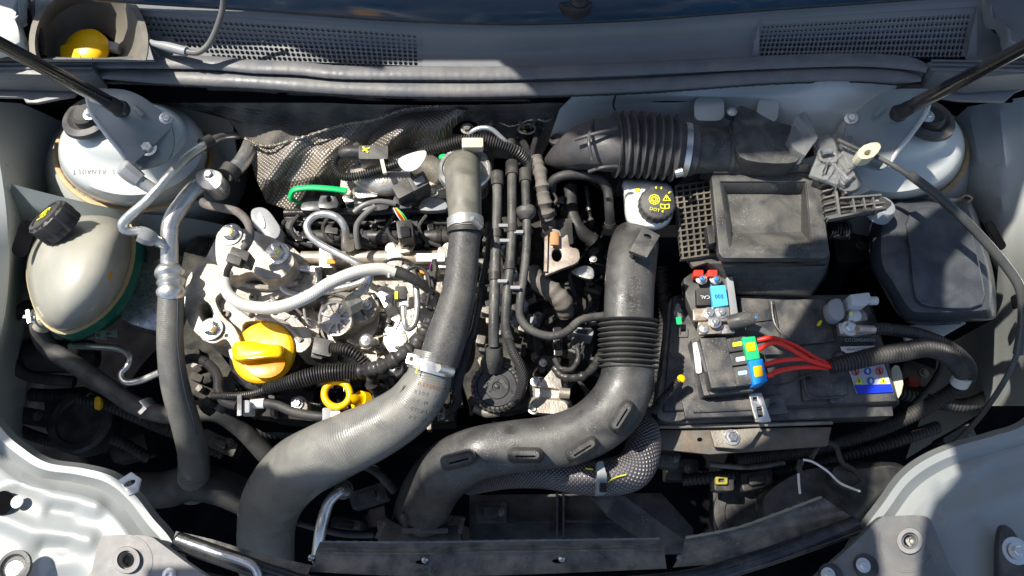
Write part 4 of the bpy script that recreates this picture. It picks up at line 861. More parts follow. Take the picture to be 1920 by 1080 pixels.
# ================================================================== REAR OF ENGINE: insulation, heat shield, EGR
def hs_z(x, y): return .55*math.sin(x*.03+.6)*math.cos(y*.035)+.5*math.sin(x*.07+y*.05)+1.3*math.exp(-(pdist(x, y, [(700, 300), (760, 235), (860, 215)])/22)**2)
mk('bulkhead_wall', g_sheet([[(250, 168, 4), (340, 176, 3.4), (430, 196, 3.2)], [(300, 230, -1), (380, 240, -1.5), (440, 260, -1.5)], [(330, 330, -8), (400, 330, -9), (450, 340, -9)]], 20, None, .2), body, label='pale bulkhead wall showing between the left tower and the felt mat', cat='body panel')
mk('insulation_mat', g_sheet([[(262, 172, 7), (330, 174, 7), (480, 186, 7), (700, 196, 7), (930, 196, 7), (1080, 190, 6.5)], [(270, 180, 6), (370, 196, 5.4), (470, 204, 5.4), (700, 214, 5.4), (930, 210, 5), (1070, 200, 5)], [(420, 214, 4.6), (450, 226, 4.6), (500, 236, 4.8), (700, 240, 4.4), (930, 236, 4), (1050, 230, 4)], [(448, 250, 3.6), (470, 268, 3.6), (540, 276, 3.6), (700, 290, 2), (900, 290, 1), (1010, 300, 1)]], 60, lambda x, y: .5*math.sin(x*.045)*math.cos(y*.06)+.25*math.sin(x*.11+y*.08), .6), felt,
   label='dusty black felt insulation mat on the bulkhead under the seal', cat='insulation')
sh = thing('heat_shield', 'crumpled quilted metal heat shield behind the engine', 'heat shield', (700, 260, 4))
mk('sheet', g_sheet([[(462, 262, 3.4), (500, 276, 3.6), (560, 262, 4.2), (640, 236, 4.8), (700, 226, 5), (760, 206, 5), (830, 200, 5.4), (880, 206, 5.4), (921, 186, 5.6)],
   [(470, 300, 3.2), (520, 300, 3.6), (600, 284, 4.0), (660, 270, 4.2), (720, 258, 4.2), (790, 250, 4.3), (850, 240, 4.6), (900, 236, 5.0), (924, 230, 5.)],
   [(478, 330, 2.2), (530, 340, 2.6), (600, 330, 2.4), (660, 318, 1.2), (720, 304, 1.4), (790, 292, 1.6), (850, 284, 1.8), (900, 282, 2), (926, 280, 2)],
   [(500, 380, 0), (560, 396, -1), (620, 390, -3), (690, 366, -4), (740, 350, -4), (800, 340, -4), (850, 336, -4), (900, 330, -4), (926, 330, -4)]], 110, hs_z, .12, 14), shield, sh, ang=70)
mk('rolled_edge', g_tube([(460, 260, 4.4), (500, 274, 4.9), (560, 260, 5.2), (640, 235, 5.8), (700, 225, 6.5), (760, 205, 6.8), (830, 199, 6.6), (880, 205, 6.2), (921, 185, 6.2)], 3, 6, 8, lump=.5), shield, sh)
mk('hole', g_plate(el(872, 246, 26, 19, 22, -25), 5.9, .1), pure, sh)
mk('stud', g_bolt((876, 242, 6.6), 9), dirtm, sh)
# turbo and actuator castings
tb = thing('turbocharger', 'shiny cast turbocharger and actuator between the heat shield and injectors', 'turbocharger', (740, 340, 0))
mk('compressor_housing', g_lathe((735, 352, -2), [(74, -16), (76, 0), (70, 10), (52, 16), (30, 16)], axis(0, -.3, 1), 36), alu, tb)
mk('turbine_scroll', g_tube([(690, 330, 0), (720, 310, 1.2), (770, 306, 1.4), (812, 322, 1), (832, 352, 0)], [20, 26, 28, 26, 20], 8, 20), alud, tb)
mk('actuator_can', g_lathe((706, 316, 2.0), [(34, -8), (36, 0), (33, 6), (22, 9), (0, 10)], axis(-.2, -.2, 1), 32), steel, tb)
mk('flange', g_plate(sm([(786, 310), (822, 302), (850, 318), (858, 350), (836, 372), (800, 366), (784, 340)], 3), 1.4, 1.6), alu, tb, bev=1.5)
for x, y in ((800, 318), (846, 336), (812, 362), (668, 340), (700, 366)): mk('bolt', g_bolt((x, y, 1.6), 7), zinc, tb)
mk('name_plate', g_plate(sm([(746, 302), (762, 290), (796, 282), (797, 296), (782, 316), (760, 320)], 3), 7.4, .3), whitep, tb, bev=.3)
mk('bright_scroll', g_tube([(664, 322, 2), (690, 336, 3), (726, 344, 3.2), (770, 336, 3)], [16, 22, 24, 18], 8, 20), hc, tb)
mk('scroll_flange', g_plate(sm([(668, 300), (700, 292), (744, 300), (752, 326), (738, 346), (700, 350), (672, 332)], 3), 3.6, 1), hc, tb, bev=1.5)
for x, y in ((682, 306), (736, 306), (740, 336), (686, 336)): mk('flange_bolt', g_bolt((x, y, 3.7), 7), zinc, tb)
mk('bracket', g_plate([(640, 330), (664, 326), (670, 344), (654, 366), (636, 360)], 2.0, .8), alu, tb, bev=.8)
mk('chrome_cover', g_loft([[(x, y, z) for x, y in rr(660+o, 346+o*.4, 716-o, 372-o*.4, 9, -6)] for z, o in ((2.8, 5), (2.4, 1), (0, 0))]), steel, tb)
for i in range(22):
    x, y = random.uniform(640, 840), random.uniform(300, 380)
    mk('casting_boss', g_plate(rr(x, y, x+random.uniform(8, 26), y+random.uniform(6, 18), 3, random.uniform(-40, 40)), random.uniform(.6, 2.4), 1.6), random.choice([alu, alud, steel, hc, cream]), tb, bev=1.2)
gs = thing('green_strap', 'bright green strap looping out to the left of the turbocharger', 'strap', (590, 370, 2))
mk('strap', g_tube([(548, 376, 2.4), (545, 368, 3), (552, 356, 3.6), (580, 352, 3.8), (620, 354, 3.8), (650, 358, 3.6)], 4.6, 8, 10, squash=1.4), grn, gs); mk('strap_return', g_tube([(547, 372, 2.4), (560, 380, 1.6), (580, 384, 1)], 3.4, 6, 8), grn, gs)
mk('green_tag', g_lathe((832, 294, 3), [(7, -1), (6, 1), (0, 1.4)], UP, 8, 1.5), grn, label='tiny green tag left of the intake flange', cat='tag')
c = thing('sensor_plug', 'dark connector with yellow mark and a corrugated lead above the turbocharger', 'connector', (690, 288, 5))
mk('plug_body', g_plate(rr(672, 272, 728, 298, 4), 6.4, 2.4), greyp if False else blkd, c, bev=1.4); mk('boot', g_tube([(640, 288, 5.2), (652, 286, 5.4), (676, 286, 5.4)], [11, 13, 13], 5, 16), blk, c)
mk('yellow_mark', g_bar((680, 275, 6.5), (690, 286, 6.5), 3, 1), prntY, c); mk('yellow_mark', g_bar((693, 277, 6.5), (680, 283, 6.5), 3, 1), prntY, c)
mk('corrugated_lead', g_tube([(642, 287, 5.2), (630, 296, 5), (627, 312, 4.8), (638, 328, 4.8), (660, 332, 5), (700, 322, 5.4), (748, 306, 6), (800, 282, 6.6), (840, 270, 6.8), (880, 266, 7)], [6, 7, 7, 7, 7, 7, 7, 7, 7, 7], 10, 14, corr=(4.6, 3.4)), blk, c)
mk('clip', g_bar((716, 300, 6.4), (722, 326, 6.2), 7, 8), cream, c)
c = thing('angled_plug', 'grey two-way connector angled up behind the second upright tab', 'connector', (770, 345, 4))
mk('housing', g_plate(rr(738, 338, 776, 366, 3, -28), 4.6, 2.4), blkd, c, bev=1.2); mk('second_housing', g_plate(rr(768, 326, 802, 352, 3, -28), 5.2, 2.4), blkd, c, bev=1.2); mk('latch', g_plate(rr(776, 332, 796, 344, 2, -28), 5.5, .5), greyp, c, bev=.5)
# cross loom on top behind the intake elbow
xl = thing('corrugated_harness', 'corrugated wiring harness crossing behind the intake hose flange', 'wiring loom', (930, 270, 6))
mk('conduit', g_tube([(800, 284, 6.6), (850, 268, 7.2), (890, 262, 7.6), (930, 268, 7.4), (968, 284, 6.6), (990, 306, 5)], [8, 9, 10, 10, 10, 9], 10, 16, corr=(4.8, 4)), blk, xl)
mk('clip_base', g_plate(rr(866, 258, 906, 276, 3), 8.6, 1), cream, xl, bev=.8)
ap = thing('arched_steel_pipe', 'small arched steel vacuum pipe at the rear centre', 'pipe', (920, 245, 8))
mk('pipe', g_tube([(878, 262, 7), (884, 248, 8), (902, 240, 8.4), (922, 243, 8.4), (944, 262, 7.6), (964, 282, 6.8)], 4.6, 10, 12), steel, ap)
# ---- main intake hose: flange, elbow, clamps, lower hose
ih = thing('intake_hose', 'long dusty black intake hose with steel clamps curving down to the front', 'intake hose', (860, 560, 6))
fm = M('steel_flange', (.55, .54, .52), .3, .9, (.4, .36, .3), 50, .7, .2)
mk('throttle_flange', g_plate(sm([(838, 296), (856, 284), (890, 282), (914, 292), (918, 330), (906, 354), (860, 360), (838, 340), (832, 316)], 4), 5.6, 2.4), fm, ih, bev=1.8)
mk('flange_ring', g_lathe((872, 322, 6), [(50, -5), (50, 9), (47, 13), (43, 13), (42, 9)], axis(.05, .1, 1), 40), steel, ih)
mk('flange_bolt', g_bolt((874, 300, 7), 9), fm, ih)
grn_h = M('dusty_olive_rubber', (.15, .145, .12), .5, 0, (.10, .098, .088), 16, .9, .3, 300, .8, (.34, .32, .25))
mk('top_elbow', g_tube([(872, 322, 5.4), (868, 318, 7.4), (868, 334, 8.4), (870, 370, 8.5), (872, 405, 8.5), (873, 432, 8.4)], [34, 35, 34, 33, 31, 31], 8, 32), grn_h, ih)
cl = mk('hose_clamp', g_tube([(872, 411, 8.5), (873, 428, 8.4)], 34.5, 2, 32), steel, ih)
mk('clamp_screw', g_tube([(884, 410, 11.3), (900, 426, 10)], 6.5, 2, 10), zinc, cl); mk('clamp_lip', g_tube([(873, 430, 8.4), (873, 438, 8.3)], 36, 2, 32), rubberd, cl)
mk('middle_hose', g_tube([(873, 432, 8.2), (868, 480, 8), (862, 540, 7.8), (850, 590, 7.4), (836, 636, 7), (822, 680, 6.4)], [30, 30, 32, 35, 38, 38], 10, 32), hosedark, ih)
cl = mk('hose_clamp', g_tube([(813, 674, 6.6), (807, 694, 6.2)], 44, 2, 32), steel, ih)
mk('clamp_ear', g_plate(rr(762, 664, 786, 684, 2, 16), 8.4, .5, [rr(768, 669, 776, 677, 2, 16)]), zinc, cl, bev=.4); mk('clamp_label', g_plate(rr(802, 680, 820, 692, 1, 14), 9.6, .1), greenp, cl) if False else None
mk('clamp_screw', g_tube([(822, 690, 9.4), (848, 698, 8.2)], 8, 2, 12), zinc, cl)
mk('lower_hose', g_tube([(816, 664, 6.4), (808, 694, 6), (798, 724, 5.4), (766, 766, 4.6), (712, 802, 3.6), (650, 832, 2.4), (600, 856, 0), (556, 882, -5), (516, 930, -12), (500, 985, -20), (500, 1060, -28)], [40, 41, 46, 50, 54, 58, 60, 61, 58, 53, 50], 10, 40), hosepale, ih)
mk('yellow_tick', g_bar((783, 684, 8.8), (780, 700, 8.6), 2, 1), prntY, ih)
LHO = [c for c in ih.children if c.name.startswith('lower_hose')][0]
for i, (s_, m_) in enumerate((('RENAULT', prntR), ('8200 753', prntG), ('14 M 60', prntG), ('EPDM 3', prntG), ('07 19', prntG))): text_on(LHO, s_, 812-i*7, 726+i*15, 8.5 if i == 0 else 7.5, m_, 14, parent=ih)
mk('mould_seam', g_tube([(758, 722, 7.6), (744, 742, 7.0), (700, 772, 6.4), (640, 806, 5.6)], 1.3, 8, 6), hosegrey, ih)
mk('pull_ring', g_tube([(757+11*math.cos(a), 806+9*math.sin(a), -2) for a in [2*math.pi*k/12 for k in range(13)]], 3, 2, 8, cap=False), greyp, ih)
# connector under lower clamp
mk('white_clip', g_plate(rr(820, 762, 834, 786, 3), 0, 1.2, [rr(823, 766, 830, 774, 1)]), zinc, label='small pale clip just right of the lower intake hose', cat='clip', bev=.5)
# ---- vertical vacuum / heater pipes right of the intake hose
vp = [('vacuum_pipe', [(932, 326, 6), (932, 380, 6.4), (930, 440, 6.4), (928, 520, 6.2), (926, 600, 5.6), (926, 650, 4.6)], 10, 'thick straight black pipe nearest the intake hose', blkd),
      ('vacuum_pipe', [(960, 306, 6), (960, 360, 6.8), (960, 430, 6.8), (956, 500, 6.6), (950, 560, 6), (948, 610, 5.2), (956, 640, 4.6)], 9, 'straight black pipe second from the intake hose', blkd),
      ('vacuum_pipe', [(984, 320, 6), (986, 370, 6.6), (988, 440, 6.6), (984, 500, 6.6), (976, 560, 6), (976, 594, 5), (994, 618, 4.4), (1030, 630, 4), (1062, 622, 4), (1090, 600, 3.6), (1135, 592, 3)], 8, 'black pipe hooking right in a J under the tape wrapped hose', blkd),
      ('vacuum_pipe', [(920, 420, 5), (916, 470, 5.4), (904, 530, 5.2), (896, 580, 5), (888, 620, 4.6), (878, 640, 4.4)], 6.5, 'thin black pipe running into the left braided hose', blk)]
for nm, pts, r, lab, m_ in vp:
    t = thing(nm, lab, 'pipe', pts[len(pts)//2]); mk('pipe', g_tube(pts, r, 10, 14), m_, t)
    a, b = pts[0], pts[1]; mk('end_sleeve', g_tube([a, tuple(lerp(p, q, .45) for p, q in zip(a, b))], r+3.5, 2, 14), blk, t)
    if r > 8:
        for f in (2, 3): x, y, z = pts[f]; mk('sleeve', g_tube([(x, y-7, z), (x, y+7, z)], r+2, 2, 14), rubberd, t)
vv = thing('check_valve', 'round ribbed check valve on the third black pipe', 'valve', (986, 400, 6))
mk('body', g_tube([(985, 388, 6.8), (986, 392, 6.8), (986, 398, 6.8), (986, 404, 6.8), (986, 412, 6.8)], [8, 18, 19, 17, 8], 4, 22), blkd, vv)
for i, (x, y) in enumerate(((944, 424), (972, 436), (942, 528), (966, 540), (946, 452))): mk('pipe_clip', g_bar((x-9, y, 7), (x+9, y, 7), 6, 8), greyp, label=('small grey clip joining the straight black pipes, ' + ('topmost', 'right of the second pipe', 'lower left', 'lowest right', 'second from the top')[i]), cat='clip')
for pts, lab in (([(880, 636, 4.6), (874, 660, 4.6), (862, 700, 4.4), (856, 730, 3.6), (858, 752, 2.6), (848, 768, 2)], 'dark braided hose left of the round toothed cap'), ([(952, 632, 4.8), (962, 660, 5), (976, 688, 4.8), (980, 716, 4), (972, 744, 2.6)], 'dark braided hose right of the round toothed cap')):
    t = thing('braided_vacuum_hose', lab, 'hose', pts[2]); mk('hose', g_tube(pts, [7, 9, 10, 10, 9, 8][:len(pts)], 10, 16), braidk, t)
    e = pts[-1]; mk('end', g_tube([e, (e[0]-10, e[1]+6, e[2]-.6)], 6, 2, 10), rubberd, t)
# toothed round cap (vacuum pump / filter)
vc = thing('toothed_cap', 'round black toothed plastic cap in the centre front of the engine', 'cap', (930, 722, 2))
tax = axis(0, -.15, 1)
mk('rim', g_lathe((932, 726, 1), [(50, -16), (50, 0), (48, 9), (43, 13), (38, 13), (37, 8)], tax, 60, teeth=(.95, (1, 2, 3))), blkd, vc)
mk('face', g_lathe((932, 726, 1), [(37, 9), (36, 12), (24, 12), (22, 14), (9, 14), (8, 11), (5, 11), (4, 14), (0, 15)], tax, 40), M('satin_black_face', (.05, .05, .053), .4, 0, None, 20, .6, .1), vc)
v0 = P(932, 726, 1)+tax*K(P(932, 726, 1))*13
for k in range(30):
    a = 2*math.pi*k/30; on_cap('tooth', [(38.5*math.cos(a), 38.5*math.sin(a)), (43*math.cos(a), 43*math.sin(a))], 2.6, blkg, v0+tax*.0003, tax, vc)
text('moulded_lettering', 'MORCH', (918, 716, 2.8), 6, prntG, -50, vc); text('moulded_lettering', '37190', (944, 720, 2.8), 6, prntG, 50, vc)
mk('hose_nozzle', g_tube([(926, 650, 4.2), (926, 668, 3.4), (922, 684, 2)], [16, 18, 22], 4, 20), blkd, vc)
mk('lower_boss', g_tube([(890, 764, 0), (912, 774, 0), (936, 772, 0)], 9, 4, 12), alud, vc)
# alternator-ish cast part
al = thing('water_pump_casting', 'white aluminium pump casting right of the toothed cap', 'casting', (1030, 742, 0))
mk('upper_body', g_loft([[(x, y, z) for x, y in rr(994+o, 706+o, 1066-o, 766-o, 12, -3)] for z, o in ((-.4, 10), (-1, 3), (-3, 0), (-8, 0))]), hc, al)
mk('lower_body', g_loft([[(x, y, z) for x, y in rr(990+o, 742+o, 1072-o, 780-o*.6, 14, 4)] for z, o in ((.2, 8), (-.6, 2), (-4, 0), (-9, 0))]), alu, al)
mk('gusset', g_plate([(1008, 724), (1036, 690), (1050, 700), (1054, 730)], .2, 1.2), hc, al, bev=1); mk('port', g_tube([(1048, 736, .4), (1068, 738, .4)], 10, 2, 16), hc, al)
for x, y in ((1004, 716), (1000, 768), (1060, 772)): mk('bolt', g_bolt((x, y, 0), 7), zinc, al)
# rusty bracket and loom right of pipes
rb = thing('lifting_bracket', 'rust spotted bent steel lifting bracket right of the black pipes', 'bracket', (1045, 470, 2))
pk = M('pinkish_stained_steel', (.42, .37, .33), .5, .5, (.34, .24, .17), 50, 1., .5, 300, .3)
mk('plate', g_plate(sm([(1022, 440), (1032, 430), (1048, 432), (1054, 446), (1064, 440), (1068, 462), (1084, 468), (1084, 490), (1052, 504), (1032, 512), (1020, 510)], 3), 3.4, .6, [el(1044, 478, 10, 13, 16)]), pk, rb, bev=.7)
mk('rusty_tongue', g_tube([(1040, 436, 4), (1040, 460, 4)], 8.5, 2, 14, squash=.4), M('orange_rust', (.5, .27, .12), .7, 0, (.36, .18, .08), 60, 1.), rb)
mk('side_flange', g_bar((1024, 440, 3), (1022, 514, 3), 6, 26), pk, rb); mk('foot', g_plate(sm([(1072, 508), (1096, 498), (1112, 504), (1112, 522), (1092, 520)], 3), 1.4, .5), zinc, rb, bev=.5)
mk('rear_box', g_plate(rr(1030, 410, 1074, 460, 5, -4), 1.6, 3), rubberd, rb, bev=1.5)
th = thing('taped_hose', 'cloth tape wrapped hose bending beneath the lifting bracket', 'hose', (1040, 560, 0))
mk('hose', g_tube([(998, 506, 1), (1010, 528, 1.4), (1034, 546, 1.2), (1054, 566, .6), (1060, 588, -1)], [14, 17, 19, 19, 16], 8, 18, lump=.12), tape, th)
t2 = thing('taped_loom', 'brownish tape wrapped loom descending right of the check valve', 'wiring loom', (1016, 350, 4))
mk('loom', g_tube([(1004, 298, 5), (1012, 320, 5.2), (1016, 350, 5), (1022, 390, 4), (1028, 420, 2), (1030, 450, -1)], [12, 13, 13, 14, 13, 12], 8, 14, lump=.25), tape, t2)
for pts, r, m_, lab in (([(1034, 356, 4), (1038, 338, 5.4), (1062, 328, 6), (1096, 329, 6), (1124, 336, 5.6), (1138, 354, 5), (1142, 390, 4), (1144, 424, 2)], 9, rubberd, 'thick smooth black hose arching beneath the corrugated air hose'),
    ([(1070, 350, 0), (1072, 400, 0), (1086, 430, 0), (1112, 452, -1)], 13, rubberd, 'dark hose inside the gap left of the brake reservoir'),
    ([(1100, 350, -2), (1104, 390, -1), (1108, 415, -1)], 4, zinc, 'thin bright metal line in the dark gap behind the air duct top')):
    t = thing('vacuum_hose', lab, 'hose', pts[2]); mk('hose', g_tube(pts, r, 10, 14), m_, t); mk('collar', g_tube([pts[-1], tuple(lerp(p, q, .2) for p, q in zip(pts[-1], pts[-2]))], r+2, 2, 12), rubberd, t)
# braided leads fanning from the rear centre
for k, (pts, lab) in enumerate((([(975, 258, 4), (986, 276, 5), (992, 300, 5.4), (990, 330, 5.4)], 'leftmost short sleeved lead at the rear centre'), ([(1010, 240, 4), (1004, 262, 5), (998, 288, 5.4), (1000, 320, 5.2)], 'middle sleeved lead dropping from the rear spring clamps'), ([(958, 268, 5), (966, 290, 5.4), (974, 310, 5.4)], 'shortest sleeved lead left of the rear loom'))):
    t = thing('sleeved_lead', lab, 'cable', pts[1]); mk('sleeve', g_tube(pts, 6.5-k, 8, 12), braidk, t); mk('tip', g_lathe(pts[0], [(8, -3), (8, 5), (5, 7)], UP, 12), blk, t)
for (x, y), lab in (((1022, 214), 'upper'), ((988, 238), 'lower')):
    t = thing('heater_stub', lab+' black heater hose stub with a wire spring clamp at the rear centre', 'hose', (x, y, 4))
    mk('stub', g_lathe((x, y+8, 3), [(15, -20), (15, 6), (12, 9)], axis(0, .3, 1), 20), blkg, t)
    mk('spring_clamp', g_tube([(x+16*math.cos(a), y+4+9*math.sin(a), 4.6) for a in [2*math.pi*k/14 for k in range(15)]], 2.3, 2, 8, cap=False), zinc, t)
    mk('clamp_ear', g_bar((x-14, y-10, 4.8), (x-6, y+2, 4.8), 5, 4), zinc, t); mk('clamp_ear', g_bar((x+14, y-8, 4.8), (x+6, y+2, 4.8), 5, 4), zinc, t); mk('yellow_dot', g_lathe((x-5, y+9, 4.4), [(4, 0), (3, 1), (0, 1)], UP, 8), prntY, t)
# connectors at the right of the engine centre
for (x, y, w, h, a, m_, lab) in ((1046, 640, 16, 54, -3, blkg, 'upright glossy black plug on the right side of the engine'), (1080, 648, 24, 28, 20, blkd, 'square plug with a purple wire near the bellows'), (1090, 620, 46, 12, 10, greyp, 'slim grey connector lying by the bellows'), (1000, 600, 24, 24, 0, blk, 'black boss with a pale bolt below the J pipe')):
    t = thing('connector', lab, 'connector', (x, y, 0)); mk('housing', g_plate(rr(x-w/2, y-h/2, x+w/2, y+h/2, 3, a), 1.8, 3), m_, t, bev=1); mk('latch', g_plate(rr(x-w/4, y-h/4, x+w/4, y+h/4, 2, a), 2.2, .5), greyp if m_ is blk else blk, t, bev=.4)
mk('wire_bundle', g_tube([(1040, 672, 1), (1050, 690, 1), (1072, 692, 1.4), (1084, 672, 1.8), (1082, 652, 2)], 5, 8, 10, lump=.2), tapeb, label='looped taped wire joining the two plugs near the bellows', cat='wire')
mk('wire_bundle', g_tube([(1040, 690, 0), (1056, 706, .4), (1090, 706, .4), (1112, 690, 0), (1126, 664, -1)], 8, 8, 12, lump=.2), tapeb, label='lower taped loom passing behind the bellows', cat='wire')
# ---- fine clutter of the engine top: leads, small castings, clips
def lead(pts, r, m_, lab, nm='lead'): return mk(nm, g_tube(pts, r, 8, 10), m_, label=lab, cat='wire')
lead([(560, 548, .5), (590, 560, 0), (612, 552, .4), (640, 556, .8), (668, 572, 1.2), (690, 600, .6)], 2.4, rubberd, 'thin black lead crossing above the round pump')
lead([(745, 540, 1.8), (740, 570, 1.6), (752, 596, .6), (742, 618, 0)], 1.4, rubberd, 'thin black lead dangling past the embossed casting')
lead([(760, 508, 3.6), (780, 500, 3.6), (800, 512, 3.2), (806, 540, 2.6), (800, 572, 1.6)], 3.2, rubberd, 'black lead following the end of the braided hose')
lead([(706, 500, 4.4), (730, 488, 4.2), (752, 486, 3.6), (772, 494, 3.0), (790, 520, 2.6), (812, 560, 2)], 3.0, tapeb, 'black lead arching above the braided hose end')
lead([(664, 398, 3.4), (684, 384, 3.8), (712, 378, 3.8), (742, 382, 3.4)], 5.4, cabm, 'grey hose stub running under the second upright tab')
lead([(672, 466, 2), (668, 440, 3), (670, 420, 3.4), (684, 402, 3.6), (704, 386, 3.8)], 5.4, cabm, 'grey hose bending down in front of the injector carrier')
lead([(814, 486, 2.6), (816, 506, 2.2), (812, 530, 1.6), (806, 556, 1.4)], 5, blk, 'short black tube beside the intake hose at the rail end')
lead([(836, 620, 2), (812, 636, 2.4), (790, 650, 2.4), (768, 668, 2.2)], 3, rubberd, 'black lead hugging the lower intake clamp')
lead([(600, 618, 2), (586, 612, 1.4), (574, 600, .6), (570, 580, 0)], 2.6, steel, 'thin bright return pipe left of the round pump', 'return_pipe')
lead([(508, 556, 1), (524, 570, .6), (548, 574, .2), (566, 590, -.4)], 3, alud, 'dull thin pipe under the braided hose', 'return_pipe')
cp2 = thing('camshaft_sensor', 'small black sensor with purple wire left of the middle intake hose', 'sensor', (806, 520, 1)); mk('housing', g_plate(rr(800, 505, 814, 540, 3, 6), 1.6, 2.4), blk, cp2, bev=.8); mk('orange_spot', g_lathe((790, 513, .4), [(7, 0), (6, 2), (0, 3)], UP, 14), orangep, cp2); mk('purple_wire', g_tube([(806, 506, 1.8), (808, 496, 2.2), (812, 488, 2.4)], 1.6, 4, 6), M('purple_wire', (.25, .03, .2), .5), cp2)
rnd = random.Random(5)
def ok(x, y): return math.hypot(x-492, y-660) > 75 and math.hypot(x-640, y-600) > 50 and x < 815-(y-480)*.12
for i in range(150):
    x, y = rnd.uniform(505, 826), rnd.uniform(500, 692)
    if not ok(x, y): continue
    k_ = rnd.random(); z = -4+rnd.uniform(.2, 1.6)
    if k_ < .35: mk('cast_boss', g_lathe((x, y, z-.8), [(rnd.uniform(5, 13), 0), (rnd.uniform(4, 10), rnd.uniform(8, 16)), (3, 18), (2.4, 14), (0, 14)], UP, 16), rnd.choice([alu, alud, hc]), eng)
    elif k_ < .6: mk('cast_rib', g_bar((x, y, z), (x+rnd.uniform(-40, 40), y+rnd.uniform(-26, 26), z), rnd.uniform(3, 5), rnd.uniform(8, 16)), rnd.choice([alu, alud, hc, hc]), eng, bev=.6)
    elif k_ < .8: mk('cover_pocket', g_plate(rr(x, y, x+rnd.uniform(8, 24), y+rnd.uniform(6, 16), 3, rnd.uniform(-50, 50)), z-.2, .6), rnd.choice([alud, alud, blk, dirtm, hc]), eng, bev=.4)
    elif k_ < .92: mk('bolt', g_bolt((x, y, z-.3), rnd.uniform(5, 7.5)), rnd.choice([zinc, steel, dirtm]), eng)
    else: mk('small_clip', g_plate(rr(x, y, x+rnd.uniform(8, 14), y+rnd.uniform(6, 12), 2, rnd.uniform(-50, 50)), z+1, 1), rnd.choice([greyp, cream, blk, blkg]), eng, bev=.5)
for i in range(26):
    x, y = rnd.uniform(340, 470), rnd.uniform(640, 770)
    if math.hypot(x-492, y-660) < 80: continue
    mk('belt_side_boss', g_plate(rr(x, y, x+rnd.uniform(8, 30), y+rnd.uniform(6, 20), 3, rnd.uniform(-60, 60)), rnd.uniform(-6.6, -4.6), 1.8), rnd.choice([matt, blkg, blk, dirtm, matt]), eng, bev=.8)
# clutter in the dark gap between pipes, bracket and duct
for i in range(60):
    x, y = rnd.uniform(996, 1120), rnd.uniform(350, 700); z = rnd.uniform(-9, -2.5)
    k_ = rnd.random()
    if k_ < .5: mk('side_boss', g_plate(rr(x, y, x+rnd.uniform(8, 28), y+rnd.uniform(8, 22), 3, rnd.uniform(-50, 50)), z, 1.8), rnd.choice([blk, blkg, blkd, dirtm, rubberd, blk]), eng, bev=.8)
    elif k_ < .8: mk('side_lead', g_tube([(x, y, z), (x+rnd.uniform(-30, 30), y+rnd.uniform(10, 30), z+1), (x+rnd.uniform(-30, 30), y+rnd.uniform(30, 70), z)], rnd.uniform(2, 5), 6, 8), rnd.choice([rubberd, tapeb, blkg]), eng)
    else: mk('bolt', g_bolt((x, y, z+1), rnd.uniform(4.5, 7)), rnd.choice([zinc, dirtm, steel]), eng)
for i in range(40):
    x, y = rnd.uniform(876, 985), rnd.uniform(400, 690); z = rnd.uniform(-6, 1)
    mk('side_boss', g_plate(rr(x, y, x+rnd.uniform(6, 18), y+rnd.uniform(6, 18), 2, rnd.uniform(-50, 50)), z, 1.6), rnd.choice([blk, blkg, dirtm, greyp, rubberd, alud]), eng, bev=.6)
for i in range(30):
    x, y = rnd.uniform(470, 850), rnd.uniform(690, 790); z = rnd.uniform(-7.5, -4)
    mk('front_boss', g_plate(rr(x, y, x+rnd.uniform(10, 34), y+rnd.uniform(6, 16), 2, rnd.choice([0, 0, 8, -12, 90])), z, 1.6), rnd.choice([blk, blkg, blkd, dirtm, rubberd, alud]), eng, bev=.6)
# ================================================================== AIR DUCT (centre right) with bellows
ad = thing('air_duct', 'wide black moulded air duct with bellows curving to the lower centre', 'air duct', (1180, 640, 6))
ductm = M('dusty_duct_plastic', (.030, .030, .031), .4, 0, (.058, .057, .055), 30, .9, .3, 600, .5, (.25, .24, .22), speck=.6)
mk('upper_duct', g_tube([(1196, 448, 0), (1192, 452, 4), (1186, 480, 7), (1181, 530, 7.4), (1179, 580, 7.2), (1178, 606, 7)], [36, 44, 47, 47, 47, 47], 8, 36, squash=.8), ductm, ad)
mk('bellows', g_tube([(1178, 600, 7), (1178, 690, 6)], 51, 2, 40, corr=(9.9, 15), smooth=False, squash=.8), blkd, ad)
mk('lower_duct', g_tube([(1178, 684, 6.2), (1172, 722, 5.6), (1150, 768, 5), (1100, 808, 4.6), (1030, 830, 4.2), (960, 838, 3.8), (890, 852, 3), (840, 880, 0), (806, 922, -6), (788, 970, -12), (786, 1020, -18)], [48, 50, 54, 52, 50, 49, 50, 54, 55, 57, 60], 10, 40, squash=.85), ductm, ad)
mk('parting_seam', g_tube([(1226, 690, 6.2), (1222, 740, 5.6), (1190, 796, 5), (1130, 838, 4.6), (1060, 866, 4.2), (980, 880, 3.8)], 1.6, 8, 6), ductm, ad)
for cx, cy, a, z in ((860, 862, -15, 7.4), (985, 853, 0, 7.8), (1092, 842, -32, 8.1), (1166, 780, -58, 8.6)):
    sl = mk('clip_pad', g_loft([[(x, y, zz) for x, y in rr(cx-32+o, cy-13+o, cx+32-o, cy+13-o, 12, a)] for zz, o in ((z+.5, 6), (z+.3, 2.5), (z-.5, 0), (z-2.5, -3))]), ductm, ad)
    mk('slot', g_plate(rr(cx-19, cy-1+2, cx+19, cy+4, 2, a), z+.55, .1), pure, sl)
cb = mk('clip_tab', g_plate([(1206, 424), (1238, 441), (1213, 483), (1180, 470)], 11.6, .6, [el(1215, 443, 8, 4, 12, 20)]), blkd, ad, bev=.8)
mk('tab_web', g_plate([(1206, 426), (1184, 468), (1190, 474), (1212, 432)], 11.2, 4), blkd, cb, bev=.6)
UD = [c for c in ad.children if c.name.startswith('upper_duct')][0]
